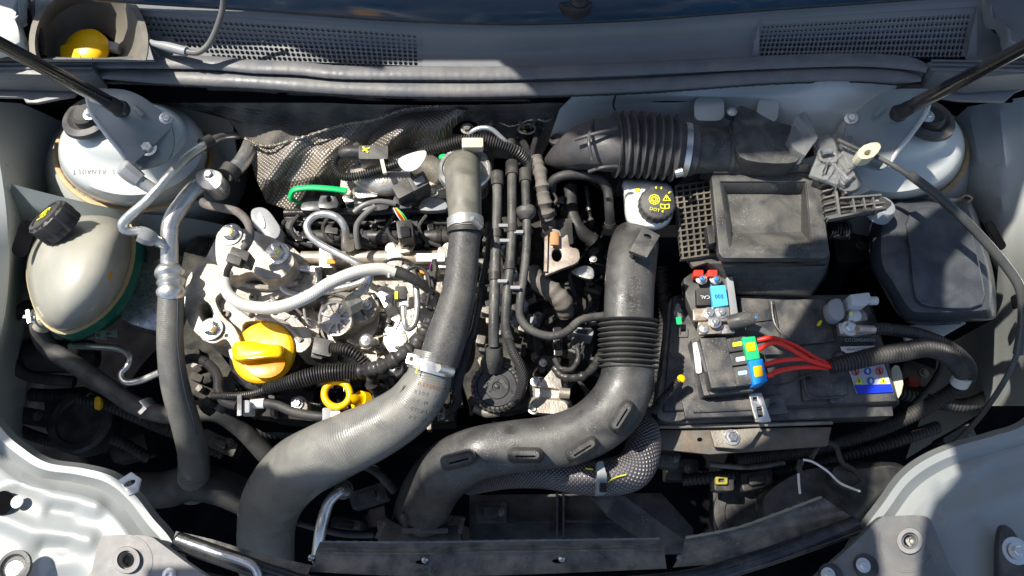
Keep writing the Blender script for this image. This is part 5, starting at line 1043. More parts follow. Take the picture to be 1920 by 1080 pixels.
for i, (s, x, w) in enumerate((('RENAULT', 1169, 9), ('REF 820071', 1184, 7), ('PA6 T20', 1198, 8))): text_on(UD, s, x, 556-(i % 2)*6, w, prntG, -90, parent=ad)
tf = thing('duct_bracket', 'shaded black clamp base holding the front end of the air duct', 'bracket', (800, 985, -10))
mk('base', g_plate([(706, 975), (722, 968), (742, 980), (760, 988), (862, 985), (866, 1010), (862, 1060), (712, 1060)], -9, 3), blk, tf, bev=2)
for x in (760, 804): mk('post', g_lathe((x, 968, -7), [(9, -14), (9, 4), (6, 6)], UP, 14), blk, tf)
mk('cross_tab', g_plate(rr(755, 990, 840, 1000, 2), -7.6, 1), blkd, tf, bev=.8); mk('arm', g_bar((706, 1010, -7), (722, 980, -7), 8, 6), blkd, tf); mk('arm', g_bar((862, 1000, -7), (868, 972, -7), 8, 6), blkd, tf)
cpipe = thing('chrome_drain_pipe', 'bent bluish steel pipe between the two big hoses at the front', 'pipe', (610, 960, -8))
mk('pipe', g_tube([(648, 920, -10), (636, 922, -9), (618, 940, -9), (608, 966, -9.5), (600, 1000, -10), (594, 1050, -12)], [12, 10, 10, 11, 11, 11], 8, 18), steel, cpipe)
mk('flared_end', g_lathe((644, 918, -10), [(18, -4), (18, 4), (13, 5), (12, 1)], axis(.5, .3, 1), 22), dirtm, cpipe)
# woven cable bundle
wb = thing('woven_sleeve_hose', 'thick grey woven sleeve hose looping out from under the air duct', 'hose', (1180, 880, -4))
mk('sleeve', g_tube([(1190, 780, -6), (1206, 808, -1), (1204, 848, 1), (1186, 880, 1.6), (1146, 894, 1.6), (1090, 896, 1), (1020, 890, -.5), (950, 892, -4), (880, 906, -10)], [26, 30, 34, 37, 35, 31, 26, 24, 22], 12, 32), braidg, wb)
mk('strap', g_plate([(1120, 866), (1130, 864), (1138, 890), (1138, 924), (1120, 926)], 4.6, 2.4), greyp, wb, bev=.6) 
mk('strap_buckle', g_plate(rr(1124, 905, 1138, 923, 2), 4.9, .6), blkg, wb, bev=.5); mk('yellow_thread', g_tube([(1140, 904, 3.7), (1152, 896, 3.9), (1174, 890, 3.9)], 1.2, 5, 6), prntY, wb); mk('yellow_thread', g_tube([(1098, 878, 3.0), (1112, 880, 3.2)], 1.6, 4, 6), prntY, wb)
# radiator fan shroud in the shade at the front
fs = thing('fan_shroud', 'black ribbed fan shroud deep in the front shade', 'shroud', (1060, 970, -14))
mk('panel', g_plate([(880, 928), (1240, 924), (1300, 990), (1300, 1040), (880, 1030)], -18, 2), blk, fs, bev=1)
for x in (1044, 1056): mk('rib', g_bar((x, 925, -17), (x, 1006, -17), 4, 20), blkd, fs)
mk('ledge', g_bar((1060, 978, -17), (1160, 978, -17), 4, 14), blk, fs); mk('ledge', g_bar((900, 980, -17), (1040, 980, -17), 4, 14), blk, fs)
mk('diagonal_arm', g_plate([(1106, 930), (1168, 928), (1284, 1012), (1280, 1036), (1236, 1040), (1200, 1010), (1140, 966)], -6, 1.4), blkd, fs, bev=1.5)

# ================================================================== BRAKE FLUID RESERVOIR
br = thing('brake_fluid_reservoir', 'white brake fluid reservoir with black printed cap', 'reservoir', (1215, 380, 4))
mk('tank', g_loft([[(x, y, z) for x, y in sm([(1168+o, 340+o), (1196, 336+o), (1250-o, 344+o), (1264-o, 366), (1262-o, 400), (1250-o, 422-o), (1222, 432-o), (1188, 426-o), (1174+o, 410-o), (1170+o, 370)], 3)] for z, o in ((6.2, 9), (5.8, 3), (4.6, 0), (.6, -1), (-1, 2))]), tankw, br, ang=60)
mk('outlet_neck', g_plate(rr(1158, 332, 1186, 350, 4, 10), 4.4, 2), blk, br, bev=1)
bax = axis(.0, -.12, 1); bca = (1232, 382, 7.4)
bc = mk('cap', g_lathe(bca, [(35, -14), (35, 4), (33, 8), (29, 10), (0, 11)], bax, 40, teeth=(.945, (0, 1, 2))), rubber, br)
b0 = P(*bca)+bax*K(P(*bca))*11
def circ(cx, cy, r, n=16): return [(cx+r*math.cos(2*math.pi*k/n), cy+r*math.sin(2*math.pi*k/n)) for k in range(n+1)]
for r in (10, 6, 3): on_cap('brake_symbol', circ(-7, 4, r, 8 if r == 10 else 14), 1.8, prntY, b0, bax, bc)
on_cap('warning_symbol', [(9, 2), (16, 13), (23, 2), (9, 2)], 1.8, prntY, b0, bax, bc); on_cap('warning_symbol', [(16, 5), (16, 9)], 1.6, prntY, b0, bax, bc)
on_cap('book_symbol', [(4, -13), (4, -5), (12, -7), (20, -5), (20, -13), (12, -15), (4, -13)], 1.7, prntY, b0, bax, bc); on_cap('book_symbol', [(12, -15), (12, -7)], 1.7, prntY, b0, bax, bc)
text('cap_lettering', 'DOT 4', (bca[0]-1, bca[1]+12, 8.25), 6.5, prntY, 14, bc, bax)
for a in (75, 95, 40): on_cap('cap_tick', [(27*math.cos(math.radians(a)), 27*math.sin(math.radians(a))), (30*math.cos(math.radians(a)), 30*math.sin(math.radians(a)))], 2.4, prntY, b0-bax*.0006, bax, bc)
mk('yellow_level_dot', g_lathe((1196, 356, 6.3), [(5, -1), (4, .8), (0, 1)], UP, 12), prntY, br)
mk('master_cylinder', g_tube([(1200, 330, -2), (1200, 430, -3)], 26, 2, 24, smooth=False), blk, br)

# ================================================================== CORRUGATED INTAKE + AIR FILTER BOX
cm = M('corrugated_hose_rubber', (.05, .048, .05), .42, 0, (.08, .076, .074), 18, .8, .2, 500, .4, (.3, .28, .27))
co = thing('corrugated_air_hose', 'fat corrugated black air hose joining the filter box', 'air hose', (1180, 275, 7))
mk('cone', g_tube([(1030, 300, 3), (1052, 292, 5), (1080, 280, 7), (1108, 273, 8), (1140, 271, 8.6), (1160, 271, 8.6)], [12, 28, 42, 50, 55, 56], 8, 40, squash=.85), cm, co)
mk('nozzle_lip', g_lathe((1044, 262, 5), [(14, -4), (14, 3), (10, 3), (9, 0)], axis(-.3, .3, 1), 18), blk, co)
mk('corrugation', g_tube([(1152, 271, 8.6), (1200, 272, 8.4), (1264, 278, 8.2)], 59, 6, 40, corr=(16, 11), squash=.9), cm, co)
mk('cuff', g_tube([(1258, 278, 8.2), (1300, 282, 8)], [51, 49], 2, 40, squash=.9), cm, co)
cl = mk('hose_clamp', g_tube([(1279, 280, 8.1), (1290, 281, 8.1)], 53, 2, 40, squash=.9), steel, co)
mk('clamp_screw', g_tube([(1266, 326, 9.6), (1280, 322, 9.8)], 8, 2, 10), zinc, cl)
for pts in ([(1078, 262, 11), (1110, 252, 12), (1158, 240, 12.4)], [(1104, 322, 9.4), (1130, 314, 10.4), (1158, 312, 10.4)], [(1112, 226, 10), (1104, 262, 12.3), (1110, 300, 11.4)]): mk('moulded_rib', g_tube(pts, 3.4, 6, 8), cm, co)
afb = thing('air_filter_box', 'dusty black air filter box with a recessed rectangular lid', 'air filter box', (1410, 400, 6))
mk('outlet_pipe', g_tube([(1296, 283, 8), (1340, 283, 8), (1400, 284, 8), (1486, 290, 7.4)], [45, 44, 44, 40], 6, 40, squash=.85), blkd, afb)
for x in (1360, 1384): mk('pipe_rib', g_tube([(x, 283, 8), (x+7, 283, 8)], 47, 2, 36, squash=.88), blkd, afb)
mk('screw_boss', g_lathe((1372, 212, 10), [(13, -8), (13, 4), (9, 6)], axis(0, .4, 1), 16), blk, afb); mk('screw', g_bolt((1372, 210, 11), 7), zinc, afb)
mk('pipe_cover', g_plate(sm([(1380, 206), (1400, 200), (1450, 226), (1492, 240), (1500, 290), (1480, 306), (1400, 300), (1376, 270)], 3), 10.5, 4), blkd, afb, bev=5)
def bxl(pts, zo): return [[(1410+(x-1410)*k, 400+(y-400)*k, z) for x, y in pts] for z, k in zo]
lidp = [(1290, 336), (1312, 304), (1398, 300), (1420, 306), (1520, 314), (1534, 336), (1552, 470), (1548, 484), (1352, 484), (1340, 474)]
mk('lower_body', g_loft([[(x, y, z) for x, y in [(1276, 352), (1300, 320), (1520, 318), (1540, 350), (1556, 480), (1540, 500), (1360, 500), (1290, 470)]], [(x, y, z2) for (x, y), z2 in zip([(1274, 366), (1300, 330), (1520, 330), (1540, 360), (1560, 500), (1528, 560), (1340, 556), (1282, 500)], [-14]*8)]], True) if False else
   g_loft([[(x, y, 4.5) for x, y in [(1262, 350), (1300, 318), (1520, 318), (1538, 350), (1556, 478), (1550, 494), (1330, 494), (1278, 474)]], [(x, y, 3.2) for x, y in [(1268, 352), (1300, 320), (1520, 320), (1536, 352), (1556, 486), (1546, 514), (1350, 512), (1286, 486)]], [(x, y, 1.) for x, y in [(1276, 366), (1302, 332), (1518, 332), (1532, 362), (1552, 510), (1520, 556), (1372, 550), (1300, 510)]], [(x, y, -14.) for x, y in [(1278, 370), (1304, 336), (1516, 336), (1530, 366), (1548, 530), (1512, 580), (1360, 574), (1300, 530)]]], True), blkd, afb, bev=3)
recess = [(1356, 345), (1506, 345), (1518, 455), (1376, 459)]
mk('lid_rim', g_plate([(1334, 330), (1344, 322), (1528, 322), (1536, 332), (1556, 474), (1550, 484), (1356, 484), (1348, 474)], 7.6, 1.1, [[(1350, 340), (1512, 340), (1524, 459), (1368, 464)]]), blkd, afb, bev=1.6)
lidm = M('dusty_lid_plastic', (.05, .05, .049), .48, 0, (.075, .073, .068), 40, .9, .3, 400, .5, (.27, .255, .225), speck=.8)  # lid recess plastic, a little lighter than the box, with dust
mk('lid_recess', g_loft([[(x, y, 7.5) for x, y in [(1349, 339), (1513, 339), (1525, 460), (1367, 465)]], [(x, y, 7.3) for x, y in [(1353, 343), (1509, 343), (1521, 456), (1371, 461)]], [(x, y, 5.4) for x, y in [(1364, 364), (1502, 364), (1502, 434), (1374, 438)]]], False)+g_plate([(1363, 363), (1503, 363), (1503, 435), (1373, 439)], 5.42, .2), lidm, afb)
mk('rear_lid_step', g_plate([(1312, 300), (1420, 296), (1520, 310), (1532, 326), (1338, 328), (1318, 318)], 7.0, 2), blkd, afb, bev=2)
mk('rear_lid_block', g_plate([(1336, 306), (1516, 306), (1520, 322), (1338, 324)], 8.0, 1.2), blkd, afb, bev=1.2)
mk('front_lip', g_plate([(1352, 480), (1556, 478), (1552, 494), (1360, 496)], 6.2, .8), blk, afb, bev=1)
lt = mk('latch', g_plate([(1324, 424), (1336, 420), (1342, 454), (1330, 458)], 7.6, 1.4), blk, afb, bev=1)
# honeycomb ribs on the left face
wm = M('dust_caked_waffle', (.11, .098, .08), .8, 0, (.065, .06, .05), 60, 1., .6, 300, .7, (.26, .235, .19))
mk('waffle_base', g_plate([(1262, 352), (1296, 336), (1326, 334), (1336, 440), (1344, 486), (1300, 500), (1276, 470)], 4.4, .6), wm, afb)
for r_ in range(14): mk('waffle_rib', g_bar((1264+r_*.9, 352+r_*10.4, 4.8), (1330+r_*.9, 342+r_*10.4, 4.9), 3, 12), wm, afb)
for c_ in range(6): mk('waffle_rib', g_bar((1266+c_*12.6, 350-c_*2, 4.8), (1280+c_*12, 488-c_*2, 4.8), 3, 12), wm, afb)
LB = [c for c in afb.children if c.name.startswith('lower_body')][0]
for s, x, y in (('ETIQUETTE POLYPROP', 1425, 519), ('AP 13 09', 1440, 531), ('INJ', 1470, 541)): text_on(LB, s, x, y, 6, prntG, 0, parent=afb, sx=.9)
for x in (1380, 1396): mk('front_fin', g_bar((x, 484, 5.6), (x+4, 496, 4.4), 8, 4), blkd, afb)
# ribbed bracket arm to the right of the filter box
ribm = M('grey_ribbed_plastic', (.10, .10, .098), .45, 0, (.14, .135, .125), 30, .7, .2, 300, .4)
rbk = thing('ribbed_filter_bracket', 'black ribbed plastic bracket arm on the right side of the filter box', 'bracket', (1610, 385, 8))
mk('base', g_plate([(1536, 342), (1572, 335), (1582, 344), (1586, 364), (1600, 372), (1650, 366), (1672, 380), (1660, 396), (1570, 412), (1548, 412)], 7.0, .5), blk, rbk)
for k in range(6): mk('rib', g_bar((1538+k*1.6, 350+k*12, 8), (1566+k*1.3, 342+k*12.4, 8), 3.2, 12), ribm, rbk)
mk('rib', g_bar((1562, 338, 8.1), (1572, 410, 8.1), 5, 13), ribm, rbk); mk('rib', g_bar((1551, 412, 8.1), (1658, 392, 8.1), 4, 13), ribm, rbk); mk('rib', g_bar((1573, 374, 8.1), (1650, 368, 8.1), 3.5, 13), ribm, rbk); mk('rib', g_bar((1574, 392, 8.), (1656, 382, 8.), 3, 12), ribm, rbk)
for x in (1596, 1616, 1634): mk('rib', g_bar((x, 370, 8), (x+6, 402, 8), 3, 12), ribm, rbk)
mk('rib', g_bar((1572, 338, 8.1), (1584, 366, 8.1), 4, 13), ribm, rbk)
mk('pin_boss', g_lathe((1655, 390, 6.4), [(27, -16), (25, -2), (20, 8), (17, 9), (0, 8)], axis(.2, .1, 1), 26), greyp, rbk)
# clear plastic clips on the right of the filter box
cc_ = thing('clear_clip', 'clear wrinkled plastic clip assembly right of the filter box', 'clip', (1560, 300, 8))
mk('fin', g_plate([(1478, 262), (1494, 216), (1508, 208), (1520, 222), (1534, 258), (1510, 292), (1490, 280)], 11.5, 2), clearp, cc_, bev=1)
mk('bracket', g_loft([[(x, y, z) for x, y in sm([(1526+o, 262+o), (1552, 252+o), (1572-o, 264), (1578-o, 300), (1560, 312-o), (1530+o, 300)], 3)] for z, o in ((10, 8), (9.4, 2), (6, 0))]), clearp, cc_)
mk('pad', g_loft([[(x, y, z) for x, y in sm([(1560+o, 318+o), (1590, 308+o), (1612-o, 330), (1616-o, 352), (1586, 366-o), (1556+o, 346)], 3)] for z, o in ((8.6, 8), (8, 2), (5, 0))]), clearp, cc_)
for i in range(12): mk('fold', g_plate(rr(1520+random.uniform(0, 80), 252+random.uniform(0, 90), 1540+random.uniform(0, 80), 262+random.uniform(0, 90), 2, random.uniform(-60, 60)), random.uniform(9, 10), .5), clearp, cc_, bev=.4)
mk('metal_pin', g_tube([(1540, 286, 10.6), (1560, 282, 10.6)], 5, 2, 10), zinc, cc_)
mk('ledge', g_plate([(1500, 300), (1604, 268), (1626, 300), (1632, 356), (1590, 372), (1540, 340)], 5, .5), body, label='pale panel ledge beneath the clear clips', cat='body panel', bev=.6)
# servo hole ring behind corrugated hose
bs = thing('brake_servo_rim', 'dark curved rim with pipes behind the corrugated air hose', 'brake servo', (1200, 215, 3))
mk('dome', g_lathe((1200, 262, 0), [(136, -20), (134, 0), (120, 12), (60, 20), (0, 22)], axis(0, .25, 1), 48), blkg, bs)
for r_, z in ((128, 3.4), (116, 4.0)): mk('rim_pipe', g_tube([(1200+r_*math.cos(math.radians(a)), 262-r_*.58*math.sin(math.radians(a)), z) for a in range(15, 170, 12)], 3.2, 4, 8), blk, bs)
mk('ear', g_plate(sm([(1096, 206), (1112, 194), (1130, 200), (1126, 222), (1104, 232)], 3), 4.6, 1, [el(1113, 209, 8, 6, 12)]), blkd, bs, bev=1)
wt = mk('cable_tie', g_tube([(1155, 176, 10), (1150, 196, 8), (1156, 214, 7.6), (1160, 236, 9)], 2, 6, 8), blk, label='thin black cable tie hanging from the seal above the air hose', cat='cable tie')

# ================================================================== BATTERY
bt = thing('battery', 'dusty black car battery with blue and white warning label', 'battery', (1470, 670, 0))
def quad(z, x0, y0, x1, y1, sk=0): return [(x0, y0, z), (x1, y0, z), (x1+sk, y1, z), (x0+sk*.2, y1, z)]
top = [(1256, 552), (1636, 550), (1654, 590), (1690, 752), (1676, 782), (1250, 796), (1228, 776), (1236, 640)]
mk('case', g_loft([[(x, y, 0) for x, y in [(1262, 556), (1626, 552), (1682, 752), (1244, 770)]], [(x, y, -1.2) for x, y in [(1258, 556), (1630, 552), (1688, 758), (1240, 778)]], [(x, y, -18) for x, y in [(1258, 600), (1600, 598), (1650, 790), (1240, 800)]]]), batm, bt, bev=3)
mk('front_ledge', g_plate([(1236, 762), (1672, 748), (1676, 780), (1250, 794), (1230, 776)], -1.4, 3), batm, bt, bev=2)
mk('left_flange', g_plate(sm([(1256, 562), (1286, 560), (1300, 640), (1306, 740), (1290, 782), (1250, 790), (1230, 772), (1240, 700), (1250, 620)], 3), -.6, 3), dirtm, bt, bev=2)
for pts, z in (([(1452, 562), (1546, 560), (1566, 640), (1468, 650)], .45), ([(1278, 750), (1470, 740), (1478, 776), (1286, 784)], .3), ([(1500, 694), (1582, 690), (1590, 740), (1506, 752)], .4), ([(1384, 562), (1440, 560), (1448, 600), (1392, 606)], .3)):
    mk('lid_panel', g_plate(pts, z, .6), batm, bt, bev=1.6)
mk('lid_groove', g_tube([(1300, 772, .5), (1420, 766, .5), (1454, 758, .5)], 2.2, 6, 8), batm, bt); mk('lid_groove', g_tube([(1506, 700, .6), (1512, 734, .6), (1530, 746, .6), (1574, 744, .6)], 2.4, 8, 8), batm, bt)
mk('lid_ridge', g_tube([(1446, 566, .5), (1454, 610, .5), (1484, 640, .5), (1520, 660, .5)], 2.4, 8, 8), batm, bt)
mk('square_port', g_plate(rr(1272, 614, 1290, 632, 2), .2, .6, [rr(1276, 618, 1286, 628, 1)]), batm, bt, bev=.4)
mk('lid_tab', g_plate(rr(1556, 742, 1580, 756, 3), .4, 1), batm, bt, bev=.8)
text('printed_code', 'CC1204240550', (1612, 638, .12), 6.2, prntW, 0, bt, sx=1.02)
lb = mk('label', g_plate([(1588, 684), (1656, 676), (1674, 733), (1607, 738)], .22, .1), labelgrey, bt)
mk('label_stripe', g_plate([(1602, 722), (1670, 720), (1675, 735), (1608, 738)], .3, .06), labelblue, lb)
lb2 = mk('maker_label', g_plate([(1576, 650), (1640, 648), (1644, 658), (1580, 662)], .22, .1), whitep, bt); text('label_lettering', 'RENAULT BCI 35', (1610, 655, .26), 4.4, prntK, -2, lb2)
for i, (x, y, c_, kind) in enumerate(((1604, 697, 'r', 0), (1627, 696, 'b', 1), (1649, 696, 'r', 2), (1611, 714, 'y', 3), (1633, 714, 'b', 4), (1656, 714, 'y', 5))):
    if c_ == 'r':
        mk('prohibition_symbol', g_tube([(x+6.6*math.cos(a), y+6.6*math.sin(a), .3) for a in [2*math.pi*k/16 for k in range(17)]], 1.0, 1, 6, cap=False), redp, lb); mk('prohibition_bar', g_bar((x-4, y-4, .3), (x+4, y+4, .3), 1.4, .6), redp, lb)
        mk('pictogram', g_bar((x, y-4, .3), (x+1, y+4, .3), 2.4, .4), prntK, lb)
    elif c_ == 'b': mk('mandatory_symbol', g_plate(el(x, y, 7, 7, 18), .3, .05), M('sign_blue', (.02, .14, .5), .5) if i == 1 else bpy.data.materials['sign_blue'], lb); mk('pictogram', g_plate(rr(x-3, y-2, x+3, y+1, 1), .33, .02), prntW, lb); mk('pictogram', g_plate(rr(x-1.5, y-5, x+1.5, y+4, 1), .34, .02), prntW, lb)
    else: mk('warning_triangle', g_plate([(x, y-7), (x+8, y+6), (x-8, y+6)], .3, .05), prntY, lb); mk('pictogram', g_bar((x, y-3, .34), (x, y+3, .34), 2, .4), prntK, lb)
hb = thing('battery_clamp', 'pale steel clamp strap and bolted foot at the front of the battery', 'clamp', (1400, 780, -1))
mk('strap', g_plate([(1404, 738), (1428, 736), (1446, 790), (1432, 792), (1418, 790), (1412, 772)], .9, .4, [rr(1412, 744, 1420, 752, 1, -8), rr(1420, 762, 1430, 782, 1, -10)]), zinc, hb, bev=.4)
mk('foot_plate', g_plate([(1332, 808), (1428, 802), (1408, 832), (1392, 842), (1340, 838)], -1.8, .5), alud, hb, bev=.8); mk('bolt', g_bolt((1372, 820, -1.7), 11), zinc, hb)
bty = thing('battery_tray', 'grimy steel battery tray edge below the battery front', 'tray', (1350, 820, -3))
mk('tray', g_plate([(1236, 806), (1560, 800), (1552, 836), (1330, 852), (1236, 842)], -3, .6), M('rust_flecked_tray', (.10, .098, .09), .55, .3, (.15, .11, .07), 60, .8, .4, 200, .5), bty, bev=1)
mk('tray_lip', g_tube([(1236, 800, -2.4), (1400, 797, -2.4), (1560, 792, -2.4)], 4, 3, 8), alud, bty); mk('hole', g_plate(el(1312, 824, 5, 4, 10), -2.95, .05), pure, bty)
# corrugated drain tube standing at the left of the battery
vt = thing('vent_tube', 'thin corrugated tube with a yellow tip leaning at the left of the battery', 'tube', (1250, 745, 1))
mk('tube', g_tube([(1224, 770, 0), (1250, 740, 1.6), (1276, 712, 2.4)], 7.5, 5, 14, corr=(4.4, 2.4)), blk, vt); mk('yellow_tip', g_lathe((1277, 710, 2.6), [(7.5, -3), (7.5, 2), (5, 4)], UP, 12), yelw, vt)
mk('clear_sleeve', g_lathe((1272, 590, .6), [(8, -6), (8, 6), (5, 14), (4, 20), (0, 22)], axis(-.1, .9, .5), 14), clearp, label='small clear sleeved stud with a green spot at the battery corner', cat='stud')
mk('green_spot', g_plate(rr(1268, 594, 1278, 608, 2, -8), 1.6, .1), greenp, label='green paint spot on the clear stud beside the fuse carrier', cat='paint mark')
# positive terminal carrier
pt = thing('terminal_fuse_carrier', 'positive terminal carrier with blue 500 fuse and red clips', 'fuse carrier', (1335, 550, 3))
mk('board', g_plate([(1282, 522), (1296, 512), (1362, 510), (1378, 590), (1362, 608), (1306, 604), (1286, 556)], 2.6, 1.6), blkd, pt, bev=1.2)
for x in (1310, 1336): 
    mk('red_clip', g_plate(rr(x-9, 506, x+9, 518, 2), 4.2, 1.2), redp, pt, bev=.5); mk('terminal_nut', g_bolt((x+5, 524, 3.6), 8), zinc, pt); mk('blue_stud', g_lathe((x+6, 523, 4.6), [(4, 0), (4, 3), (2, 4)], UP, 10), bluep, pt); mk('orange_washer', g_lathe((x-1, 518, 3.7), [(6, 0), (5, 1), (0, 1)], UP, 10), yel, pt)
mk('second_fuse', g_plate(rr(1306, 540, 1332, 572, 2, -2), 3.4, .8), rubberd, pt, bev=.6); text('fuse_lettering', 'CAL', (1322, 557, 3.5), 7, prntW, 180, pt)
bf_ = mk('blue_fuse', g_plate([(1332, 536), (1360, 534), (1366, 572), (1338, 576)], 3.8, 1.2), bluef, pt, bev=.6); text('fuse_lettering', '500', (1348, 555, 3.9), 8, M('navy_print', (.01, .05, .3), .5), 180, bf_)
mk('grey_bus_bar', g_plate([(1362, 520), (1374, 518), (1384, 590), (1370, 592)], 3.2, .8), greyp, pt, bev=.5)
cpm = M('tinned_copper', (.62, .52, .42), .38, .7, (.45, .36, .28), 80, .8, .3)
for x0, y0, x1, y1, z in ((1300, 578, 1332, 600, 3.2), (1334, 574, 1368, 602, 3.4), (1310, 596, 1352, 626, 2.8)): mk('tinned_bar', g_plate(rr(x0, y0, x1, y1, 3, -4), z, .6), cpm, pt, bev=.5)
for x, y in ((1330, 588), (1352, 586), (1340, 604)): mk('terminal_nut', g_bolt((x, y, 3.4), 9), zinc, pt)
mk('chrome_stud', g_lathe((1318, 618, 2.6), [(11, -3), (11, 4), (8, 8), (0, 10)], UP, 18), steel, pt)
cbx = thing('positive_cable_lug', 'thick black cable lug bolted to the terminal carrier', 'cable', (1390, 604, 3))
mk('lug', g_tube([(1366, 606, 3), (1392, 600, 3.6), (1412, 598, 3.6)], [14, 15, 13], 5, 16), blkd, cbx); mk('lug_eye', g_plate([(1344, 600), (1374, 600), (1378, 624), (1348, 626)], 2.6, .5), zinc, cbx, bev=.5)
mk('blue_pin', g_tube([(1412, 600, 4), (1418, 594, 4.2)], 4, 2, 10), bluep, cbx)
for k in range(3): mk('cable', g_tube([(1400, 608+k*4, 2.4), (1424, 614+k*3, 2.2), (1446, 628+k*2, 1.8), (1470, 650, 1.4)], 3.4, 7, 8), cabm, cbx)
# fuse block with wires
fb_ = thing('fuse_block', 'black battery fuse block with green and blue plugs', 'fuse block', (1370, 680, 3))
mk('base', g_plate([(1296, 636), (1324, 630), (1352, 738), (1320, 742)], 1.9, 2.5), batm, fb_, bev=1.2)
mk('lid', g_plate([(1312, 634), (1362, 632), (1382, 724), (1334, 728)], 3.6, 2.6), batm, fb_, bev=1.6)
mk('label_strip', g_plate(rr(1302, 642, 1313, 700, 4, -7), 2.2, .12), whitep, fb_); text('label_marks', 'F G', (1306, 662, 2.25), 5, prntK, 83, fb_)
fblk = [(1364, 632, 1400, 658), (1370, 660, 1404, 684), (1374, 686, 1412, 722)]
for i, (x0, y0, x1, y1) in enumerate(fblk):
    h = mk('fuse_holder', g_plate(rr(x0, y0, x1, y1, 3, -8), 3.4, 2.4), batm, fb_, bev=1.2)
    mk('fuse_window', g_plate(rr(x0+10, y0+9, x0+27, y0+17, 2, -8), 3.5, .1), (prntY, whitep, M('pale_blue_window', (.4, .6, .8), .3))[i], h)
gp = mk('green_plug', g_plate([(1392, 632), (1416, 630), (1426, 672), (1402, 676)], 3.9, 2.8), greenp, fb_, bev=1); mk('yellow_insert', g_plate(rr(1400, 642, 1416, 658, 2, -10), 4.0, .1), yelw, gp)
bp = mk('blue_plug', g_plate([(1404, 676), (1430, 672), (1440, 714), (1414, 722)], 3.9, 2.8), bluep, fb_, bev=1); mk('yellow_insert', g_plate(rr(1414, 686, 1430, 706, 2, -10), 4.0, .1), yelw, bp)
mk('skirt', g_plate([(1326, 728), (1412, 722), (1416, 732), (1332, 740)], 2.2, 1.6), batm, fb_, bev=1)
RW = [([(1420, 638, 3.6), (1450, 634, 4), (1490, 648, 3.8), (1530, 672, 3.2), (1562, 686, 2.8)], 'topmost of the four red wires fanning into the conduit'),
      ([(1422, 656, 3.6), (1452, 642, 4.6), (1482, 654, 4.6), (1520, 676, 3.8), (1562, 688, 3)], 'second red wire from the top with pale stripe, crossing over'),
      ([(1434, 684, 3.6), (1464, 676, 4), (1510, 674, 3.6), (1562, 689, 2.8)], 'third red wire from the top, from the blue plug'),
      ([(1438, 706, 3.6), (1466, 694, 3.8), (1512, 688, 3.4), (1564, 691, 2.6)], 'lowest red wire, from the bottom of the blue plug')]
for pts, lab in RW: mk('red_wire', g_tube([(a, b, c-(.5 if 1 < i < 4 else 0)) for i, (a, b, c) in enumerate(pts)], 4.4, 10, 12), redw, label=lab, cat='wire', group='red wires fanning from the fuse block')
mk('wire_stripe', g_tube([(1444, 640, 5.1), (1466, 643, 5.3), (1490, 656, 5.1), (1522, 674, 4.4)], 1.5, 8, 6), M('pink_stripe', (.8, .45, .4), .4), label='pale pink stripe on the second red wire', cat='stripe') if False else None
mk('thin_black_wire', g_tube([(1440, 724, 2), (1480, 718, 1.6), (1506, 706, 1.4), (1540, 696, 1.6)], 1.8, 8, 8), rubberd, label='thin black wire running below the red wires', cat='wire')
cdt = thing('corrugated_conduit', 'dark corrugated conduit carrying the red wires off to the right', 'conduit', (1660, 665, 3))
mk('conduit', g_tube([(1556, 687, 2.8), (1590, 680, 3), (1640, 668, 3.2), (1690, 660, 3), (1740, 652, 2.4), (1780, 668, .6), (1806, 700, -2)], [13, 15, 16, 16.5, 17, 17, 15], 12, 20, corr=(6, 3.4)), blk, cdt)
mk('loose_ring', g_tube([(1574+12*math.cos(a), 668+9*math.sin(a), 2.4) for a in [2*math.pi*k/14 for k in range(15)]], 2, 2, 8, cap=False), rubberd, cdt)
gc = thing('negative_cable', 'thick black earth cable leaving the negative terminal to the right', 'cable', (1740, 620, 2))
mk('cable', g_tube([(1636, 616, 3), (1670, 618, 3), (1720, 626, 2.6), (1766, 644, 1.6), (1800, 668, .2), (1816, 694, -2), (1806, 716, -4), (1770, 744, -6), (1700, 782, -8), (1600, 822, -10), (1500, 848, -11), (1380, 862, -12)], [11, 11, 11, 12, 13, 14, 14, 14, 14, 13, 12, 11], 12, 18, corr=(6, 2)), rubberd, gc)
mk('white_band', g_tube([(1808, 702, -2.8), (1799, 718, -4.2)], 17, 3, 18), whitep, gc)
ntm = thing('negative_terminal', 'grey negative battery terminal with bolted sensor on the right rear battery corner', 'terminal', (1600, 600, 2))
mk('sensor_body', g_plate(sm([(1554, 566), (1576, 560), (1584, 590), (1574, 600), (1558, 592)], 3), 3.6, 1.6), greyp, ntm, bev=1.4)
mk('clamp_body', g_plate([(1578, 568), (1600, 560), (1626, 588), (1628, 600), (1600, 606), (1584, 596)], 2.6, 2), alud, ntm, bev=1.5)
mk('terminal_post', g_lathe((1600, 594, 2.6), [(16, -4), (15, 4), (12, 8), (0, 8)], UP, 22), zinc, ntm)
mk('yellow_dot', g_lathe((1597, 588, 3.6), [(3.5, 0), (3, .8), (0, 1)], UP, 8), prntY, ntm)
mk('connector', g_plate([(1594, 552), (1630, 548), (1636, 564), (1622, 574), (1598, 572)], 4.4, 2), M('pale_connector', (.55, .58, .58), .45), ntm, bev=1); mk('connector_tip', g_tube([(1628, 564, 4), (1644, 564, 4)], 8, 2, 14), bpy.data.materials['pale_connector'], ntm)
mk('lower_plate', g_plate([(1572, 606), (1594, 604), (1606, 610), (1640, 612), (1640, 624), (1606, 628), (1576, 626)], 2.6, .7), zinc, ntm, bev=.6); mk('nut', g_bolt((1592, 616, 2.7), 11), zinc, ntm)
